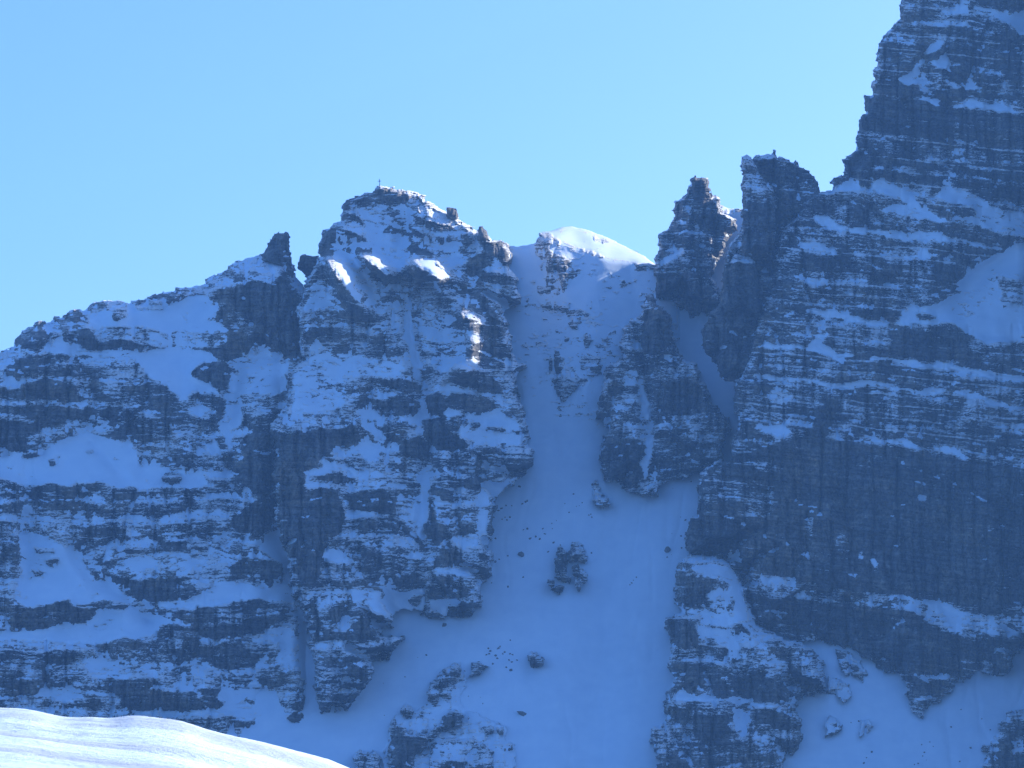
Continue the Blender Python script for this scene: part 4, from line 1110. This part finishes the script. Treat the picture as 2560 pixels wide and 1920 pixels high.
outcrop('tall pointed rock fang in the cluster standing alone mid-couloir', '1401,1359 1396,1369 1394,1393 1387,1403 1387,1437 1393,1450 1423,1459 1427,1448 1414,1439 1416,1413 1420,1401 1420,1381 1410,1377', 4.5, -0.75, seed=101, cat='rock')
outcrop('square-topped rock, highest of the cluster mid-couloir', '1429,1352 1445,1353 1463,1362 1466,1381 1473,1390 1472,1404 1463,1412 1445,1407 1423,1407 1421,1384', 4.5, -0.6, '0.4: 1438,1362 1460,1368 1450,1390 1436,1388', seed=102, cat='rock')
outcrop('ragged rock tapering downward in the cluster mid-couloir', '1439,1416 1456,1421 1465,1437 1466,1453 1456,1465 1449,1482 1439,1471 1440,1445 1433,1427', 3.5, -0.7, seed=103, cat='rock')
outcrop('low split rock at the foot of the cluster mid-couloir', '1368,1450 1391,1458 1411,1466 1407,1481 1398,1488 1390,1481 1374,1479', 3.0, -0.8, seed=104, cat='rock')
outcrop('lone dark boulder on open snow above the low outcrop', '1325,1622 1338,1630 1345,1640 1362,1648 1358,1660 1340,1670 1322,1662 1320,1640', 3.5, -0.8, '0.2: 1322,1620 1340,1620 1340,1638 1322,1640', seed=105, cat='boulder', name='boulder')
outcrop('rock island with a sharp left edge in the upper couloir', '1371,868 1395,860 1406,880 1418,912 1442,930 1448,955 1430,985 1405,1003 1390,985 1378,955 1371,925', 5, -0.25, '-0.7: 1371,868 1395,860 1400,900 1395,940 1372,930', seed=106)
outcrop('snow-covered rib of rock trailing down below the snow dome', '1338,700 1375,715 1400,705 1430,730 1425,765 1478,780 1470,800 1445,808 1442,822 1420,812 1395,790 1350,788 1345,750', 3.5, -0.05, seed=107)
outcrop('small broken rock step between the rib and the rock island', '1398,862 1420,830 1440,815 1470,825 1485,850 1460,880 1425,885', 3.0, -0.05, seed=108)
outcrop('flat speckled rock to the side of the rock island', '1440,890 1470,880 1500,895 1502,935 1470,960 1448,940', 2.6, 0.05, seed=109)
outcrop('speckled hump of rock below the corner of the buttress', '1470,1220 1489,1194 1501,1225 1528,1262 1516,1272 1492,1266 1482,1250', 3.0, 0.15, seed=110)
outcrop('upper block of the low outcrop, capped with snow', '1142,1659 1153,1671 1151,1696 1130,1730 1126,1748 1092,1757 1067,1754 1074,1718 1078,1707 1094,1687 1105,1671', 6, -0.45, '-0.8: 1078,1707 1130,1700 1145,1712 1125,1725 1085,1720\n0.6: 1075,1722 1125,1726 1120,1738 1070,1735', seed=111)
outcrop('small notched rock uphill of the low outcrop', '1146,1702 1178,1688 1178,1657 1198,1650 1223,1662 1212,1682 1194,1691 1185,1690 1150,1706', 3.5, -0.5, seed=112, cat='rock')
outcrop('broad dark face of the low outcrop above the hill', '973,1809 988,1788 999,1804 1031,1836 1067,1840 1094,1809 1117,1788 1142,1770 1160,1791 1151,1813 1112,1834 1087,1843 1067,1865 1047,1888 1038,1910 1031,2000 972,2000 968,1888 975,1849', 8, -0.7, '-0.9: 975,1810 1000,1810 1030,1840 1060,1845 1040,1890 980,1880', seed=113)
outcrop('broad snowy rib joining the rocks of the low outcrop', '960,1900 985,1790 1010,1760 1040,1775 1070,1750 1110,1690 1150,1655 1165,1700 1150,1760 1190,1780 1230,1800 1265,1815 1262,1850 1290,1870 1280,1990 950,1990', 3.2, 0.45, seed=124)
outcrop('round knob on top of the low outcrop', '1015,1761 1031,1777 1026,1795 1013,1802 1005,1779', 3, -0.5, seed=114, cat='rock')
outcrop('rock half hidden behind the crest of the sunny hill', '877,1895 902,1872 925,1883 940,1876 953,1899 949,1960 913,1960', 5, -0.4, seed=115, cat='rock')
outcrop('wide low rock at the far end of the low outcrop', '1209,1815 1257,1818 1257,1833 1243,1838 1216,1836', 2.6, -0.7, seed=116, cat='rock')
outcrop('layered rocks showing in thin bands at the bottom of the snow slope', '1075,1865 1130,1845 1200,1850 1235,1880 1230,1960 1060,1960 1060,1900', 3.0, 0.15, '-0.8: 1099,1908 1170,1905 1170,1960 1099,1960', seed=117)
outcrop('thin flat rock beside the layered rocks', '1239,1868 1282,1872 1278,1880 1245,1882', 1.6, -0.7, seed=118, cat='rock')
outcrop('stepped rock corner filling the lower corner of the snow slope', '2514,1777 2520,1800 2503,1800 2499,1811 2499,1831 2485,1840 2478,1863 2458,1863 2449,1883 2469,1881 2458,1913 2450,2010 2680,2010 2680,1770', 9, -0.45, '-0.85: 2500,1830 2530,1830 2540,1860 2490,1865\n-0.8: 2465,1885 2560,1885 2560,1960 2455,1960\n0.3: 2530,1850 2560,1840 2560,1880 2530,1875', seed=119)
outcrop('egg-shaped speckled rock on the snow below the tallest peak', '2062,1800 2075,1785 2100,1800 2105,1825 2085,1845 2063,1845', 1.6, 0.5, seed=120, cat='rock')
outcrop('second speckled rock on the snow, nearer the rock wedge', '2150,1800 2175,1795 2185,1815 2170,1830 2150,1840', 1.6, 0.45, seed=121, cat='rock')
outcrop('slanting snowy rib under the lower wall of the tallest peak', '2085,1620 2120,1625 2150,1650 2165,1685 2158,1712 2145,1690 2115,1690 2100,1660', 3, 0.25, seed=122)
outcrop('broken rock beside the low stepped buttress', '2070,1690 2120,1708 2135,1740 2110,1760 2090,1740 2066,1735', 2.2, 0.4, seed=123)

# ---------------------------------------------------------------- the egg-shaped boulder on the wall, blocks on the ridge
def wall_rock(label, poly, mass, h, p, seed, cat='boulder', name='boulder', parent=None, part=None, back=6.0, rnd=(1.2, 3.0)):
    us_, vs_, D_, sd_ = FIELDS[mass]
    pc = np.array(PL(poly)); u0, v0 = pc.mean(0)
    d0 = depth_at(mass, u0, pc[:, 1].max() + 4)
    z0 = (960 - pc[:, 1].max()) * M_PX
    return massif(part or name, label, cat, PL(poly), lambda X, Z: d0 - h + 0.25 * (Z - z0), (), (), p0=p, seed=seed, kmean=0.25, leak=6.0, ramp_a=rnd[0], ramp_b=rnd[1],
                  under=lambda X, Z: d0 + 2.0 + 0.6 * (Z - z0), rim_max=30, jag=0.6, back=back, rough=0.6, bands=False, min_patch=20, g=1.6, parent=parent, part_name=part)
LW = 'long snow-banded grey rock wall with a sloping ridge and one pinnacle at its end'
CW = 'central snow-streaked rock peak with the summit cross on top'
wall_rock('egg-shaped boulder lying on the snow shelf of the banded wall', '402,1195 410,1184 430,1181 450,1185 457,1197 450,1210 430,1214 410,1210', LW, 3.5, -0.3, 131)
wall_rock(None, '1116,540 1117,519 1134,520 1141,523 1147,550 1130,552', CW, 3.0, -0.9, 132, None, parent=centre, part='ridge_block')
wall_rock(None, '1194,600 1196,563 1207,565 1219,579 1224,600 1210,606', CW, 3.0, -0.9, 133, None, parent=centre, part='ridge_block')
wall_rock(None, '744,672 746,651 751,638 762,636 776,638 798,638 800,680 770,700', LW, 3.0, -0.85, 134, None, parent=left, part='ridge_block')

# ---------------------------------------------------------------- loose stones on the snow
def stone_mesh(seed, flat):
    r = random.Random(seed)
    vs_ = []; fs = []
    n = 7; rings = 4
    vs_.append((0, 0, 1.0))
    for k in range(1, rings):
        ph = math.pi * k / rings
        for j in range(n):
            t = 2 * math.pi * (j + 0.3 * r.random()) / n
            rr = 0.75 + 0.5 * r.random()
            vs_.append((math.sin(ph) * math.cos(t) * rr, math.sin(ph) * math.sin(t) * rr, math.cos(ph) * rr * flat))
    vs_.append((0, 0, -1.0 * flat))
    for j in range(n): fs.append((0, 1 + j, 1 + (j + 1) % n))
    for k in range(rings - 2):
        for j in range(n):
            a = 1 + k * n + j; b_ = 1 + k * n + (j + 1) % n
            fs.append((a, a + n, b_ + n)); fs.append((a, b_ + n, b_))
    last = len(vs_) - 1; k0 = 1 + (rings - 2) * n
    for j in range(n): fs.append((k0 + j, last, k0 + (j + 1) % n))
    me = bpy.data.meshes.new('stone'); me.from_pydata(vs_, [], fs); me.update(); me.materials.append(MAT_STONE)
    return me
MAT_STONE = bpy.data.materials.new('loose_stone'); MAT_STONE.use_nodes = True
_b = MAT_STONE.node_tree.nodes['Principled BSDF']; _b.inputs['Roughness'].default_value = 0.95
_n = MAT_STONE.node_tree.nodes.new('ShaderNodeTexNoise'); _n.inputs['Scale'].default_value = 1.5; _n.inputs['Detail'].default_value = 4
_r = MAT_STONE.node_tree.nodes.new('ShaderNodeValToRGB')
_r.color_ramp.elements[0].color = (0.06, 0.06, 0.06, 1); _r.color_ramp.elements[1].color = (0.24, 0.23, 0.22, 1)
MAT_STONE.node_tree.links.new(_n.outputs[0], _r.inputs[0]); MAT_STONE.node_tree.links.new(_r.outputs[0], _b.inputs['Base Color'])
STONE_MESHES = [stone_mesh(k, 0.55 + 0.12 * k) for k in range(5)]
_sr = random.Random(5)
def stones(txt, label, group, size=(1.4, 4.4)):
    for u, v in PL(txt):
        sz = _sr.uniform(*size) * M_PX * 0.62
        Xs = np.array([(u - 1280) * M_PX]); Zs = np.array([(960 - v) * M_PX])
        Yd = float(slope_surface(Xs, Zs)[0])
        x, y, z = to_world(u, v, Yd - 0.25 * sz)
        o = bpy.data.objects.new('stone', _sr.choice(STONE_MESHES))
        o.location = (x, y, z)
        o.rotation_euler = (_sr.uniform(-0.5, 0.5), _sr.uniform(-0.7, 0.1), _sr.uniform(0, 6.28))
        o.scale = (sz * _sr.uniform(0.9, 1.6), sz, sz * _sr.uniform(0.7, 1.2))
        scene.collection.objects.link(o)
        tag(o, label, 'stone', group)
def from_zoom(txt, u0, v0, f):
    return ' '.join('%.1f,%.1f' % (u0 + a / f, v0 + b / f) for a, b in PL(txt))
stones(from_zoom('290,800 410,870 320,930 280,980 400,970 520,1060 670,1080 520,1130 520,1200 180,1360 1070,780 1150,830 1430,880 1060,950 940,1070 1210,1160 1190,1220 1120,1250 1160,1290 1050,1440 1110,1430 1040,1500 1030,1600 980,1540 350,1565 760,1330 840,1380 880,1310 930,1250 990,1240 300,880 290,750 600,1010 640,1020 470,1070 500,690 560,700 330,1100 440,1290', 1250, 540, 4.148),
       'small dark stone showing through the snow of the upper couloir', 'stones in the upper couloir')
stones(from_zoom('430,550 400,620 380,670 320,670 150,650 240,860 320,860 230,930 280,960 220,1050 170,970 60,960 100,1210 20,1300 90,1310 120,1430 70,1430 70,1500 260,1000 350,560 300,1000 190,640 60,750 40,800 100,770 60,1090', 1450, 700, 4.609),
       'small dark stone on the snow beside the buttress with the small tower', 'stones beside the buttress')
stones(from_zoom('130,145 60,170 400,145 560,150 550,60 630,10 175,320 270,285 340,330 580,390 430,240 485,550 50,990 1235,570 1900,1120 1930,1090 1960,1040 2010,990', 1300, 1300, 6.913)
       + ' ' + from_zoom('140,560 50,660 95,750 170,690 200,680 230,650 300,780 330,800 320,770 1170,500 1360,430 1250,800 1300,830 1160,970 1255,995 1155,1190 1110,1215 1260,1120', 1400, 1100, 4.148),
       'small dark stone on the open snow around the rock cluster mid-couloir', 'stones on the open snow slope')
stones(from_zoom('1930,690 1990,670 2030,695 1610,905 1570,930 1700,870 1900,590 2060,590 1820,150 1660,110 1700,150 1560,310 1680,350 1740,350 1880,310 1850,330 1900,300 1630,380 1600,400 1670,470 1690,500 1640,490 1720,470 1460,480 1550,470 1430,530 1430,600 1500,720 1490,780 1300,770 1860,1090 1700,1190 1530,1150 1290,1165 1450,740 1570,690 1350,740', 860, 1180, 4.148),
       'small dark stone at the edge of the central peak and the snow slope', 'stones along the foot of the central peak', (2.6, 5.4))
stones(from_zoom('1170,1305 1080,1335 530,1415 470,1480 440,1540 1135,1505 1000,1555 1040,1545 1515,945 1405,1140 1745,1050 1840,1170 1500,1520 1620,1370 300,1090 385,1075 1110,1420 1090,1460 1210,1355', 2060, 1560, 4.424),
       'small dark stone on the snow below the tallest peak', 'stones below the tallest peak')
stones(from_zoom('955,345 860,370 720,585 480,655 490,1010 1885,180 1555,810 1580,880 1420,800 890,990 990,990 860,1050 940,1110 960,1090 930,910 1380,520 1530,1060', 850, 1560, 4.424),
       'small dark stone on the snow around the low outcrop', 'stones around the low outcrop')
stones(from_zoom('1640,270 1660,300 1750,270 1770,250 1800,330 1820,310 1880,330 1910,340 1740,380 1720,350 1620,340 1900,420 1960,400 1690,440 1890,510 1840,480 1870,400 1650,330', 850, 1560, 4.424),
       'small dark stone in the scatter uphill of the low outcrop', 'scatter of stones uphill of the low outcrop', (3.0, 5.5))
for u, v, s, lb in ((1304, 1387, 12, 'snow-dusted oval rock on the snow below the central peak foot'), (1669, 1375, 13, 'oval rock on open snow near the wall of the tallest peak'),
                    (1305, 1784, 13, 'faint half-buried rock on the open snow above the flat rock'), (1356, 874, 9, 'thin flat rock left of the rock island'), (1111, 1563, 10, 'isolated rock just below the foot of the central peak')):
    stones('%f,%f' % (u, v), lb, None, (s, s))

# ---------------------------------------------------------------- summit cross
MAT_CROSS = bpy.data.materials.new('weathered_dark_wood'); MAT_CROSS.use_nodes = True
_b = MAT_CROSS.node_tree.nodes['Principled BSDF']; _b.inputs['Roughness'].default_value = 0.7
_n = MAT_CROSS.node_tree.nodes.new('ShaderNodeTexNoise'); _n.inputs['Scale'].default_value = 4
_r = MAT_CROSS.node_tree.nodes.new('ShaderNodeValToRGB')
_r.color_ramp.elements[0].color = (0.03, 0.025, 0.02, 1); _r.color_ramp.elements[1].color = (0.09, 0.07, 0.055, 1)
MAT_CROSS.node_tree.links.new(_n.outputs[0], _r.inputs[0]); MAT_CROSS.node_tree.links.new(_r.outputs[0], _b.inputs['Base Color'])
yd = depth_at(CW, 949.5, 469.5) - 0.5
cx_, cy_, cz_ = to_world(949.5, 468.5, yd)
cross = empty('summit_cross', (float(cx_), float(cy_), float(cz_)))
tag(cross, 'thin dark summit cross standing on the central peak', 'cross')
cross.rotation_euler = (0, math.radians(-3.5), math.radians(6))
def bar(name, x0, x1, y0, y1, z0, z1, taper=1.0):
    xm, ym = (x0 + x1) / 2, (y0 + y1) / 2
    vs_ = [(x0, y0, z0), (x1, y0, z0), (x1, y1, z0), (x0, y1, z0)]
    vs_ += [(xm + (a - xm) * taper, ym + (b_ - ym) * taper, z1) for a, b_, _ in vs_]
    fs = [(0, 3, 2, 1), (4, 5, 6, 7), (0, 1, 5, 4), (1, 2, 6, 5), (2, 3, 7, 6), (3, 0, 4, 7)]
    me = bpy.data.meshes.new(name); me.from_pydata(vs_, [], fs); me.materials.append(MAT_CROSS)
    o = bpy.data.objects.new(name, me); o.parent = cross; scene.collection.objects.link(o); return o
bar('post', -0.17, 0.17, -0.17, 0.17, -0.8, 4.3, 0.75)
bar('crossbeam', -0.80, 0.80, -0.12, 0.12, 3.18, 3.42)
bar('beam_end', -0.86, -0.80, -0.14, 0.14, 3.14, 3.46); bar('beam_end', 0.80, 0.86, -0.14, 0.14, 3.14, 3.46)
bar('post_cap', -0.16, 0.16, -0.16, 0.16, 4.3, 4.42)

# ---------------------------------------------------------------- the air between camera and mountain
HAZE = bpy.data.materials.new('haze'); HAZE.use_nodes = True
hn = HAZE.node_tree.nodes; hl = HAZE.node_tree.links
hn.clear()
ho = hn.new('ShaderNodeOutputMaterial'); pv = hn.new('ShaderNodeVolumePrincipled')
pv.inputs['Color'].default_value = (0.20, 0.48, 1.0, 1)
pv.inputs['Density'].default_value = 0.00013
pv.inputs['Anisotropy'].default_value = 0.0
hl.new(pv.outputs[0], ho.inputs['Volume'])
bx0, bx1, by0, by1, bz0, bz1 = -2700, 2700, -2700, 2700, -112, 620
vv = np.array([(bx0, by0, bz0), (bx1, by0, bz0), (bx1, by1, bz0), (bx0, by1, bz0), (bx0, by0, bz1), (bx1, by0, bz1), (bx1, by1, bz1), (bx0, by1, bz1)], float)
ff = [(0, 3, 2, 1), (4, 5, 6, 7), (0, 1, 5, 4), (1, 2, 6, 5), (2, 3, 7, 6), (3, 0, 4, 7)]
mesh_obj('haze', vv, ff, HAZE)['kind'] = 'stuff'
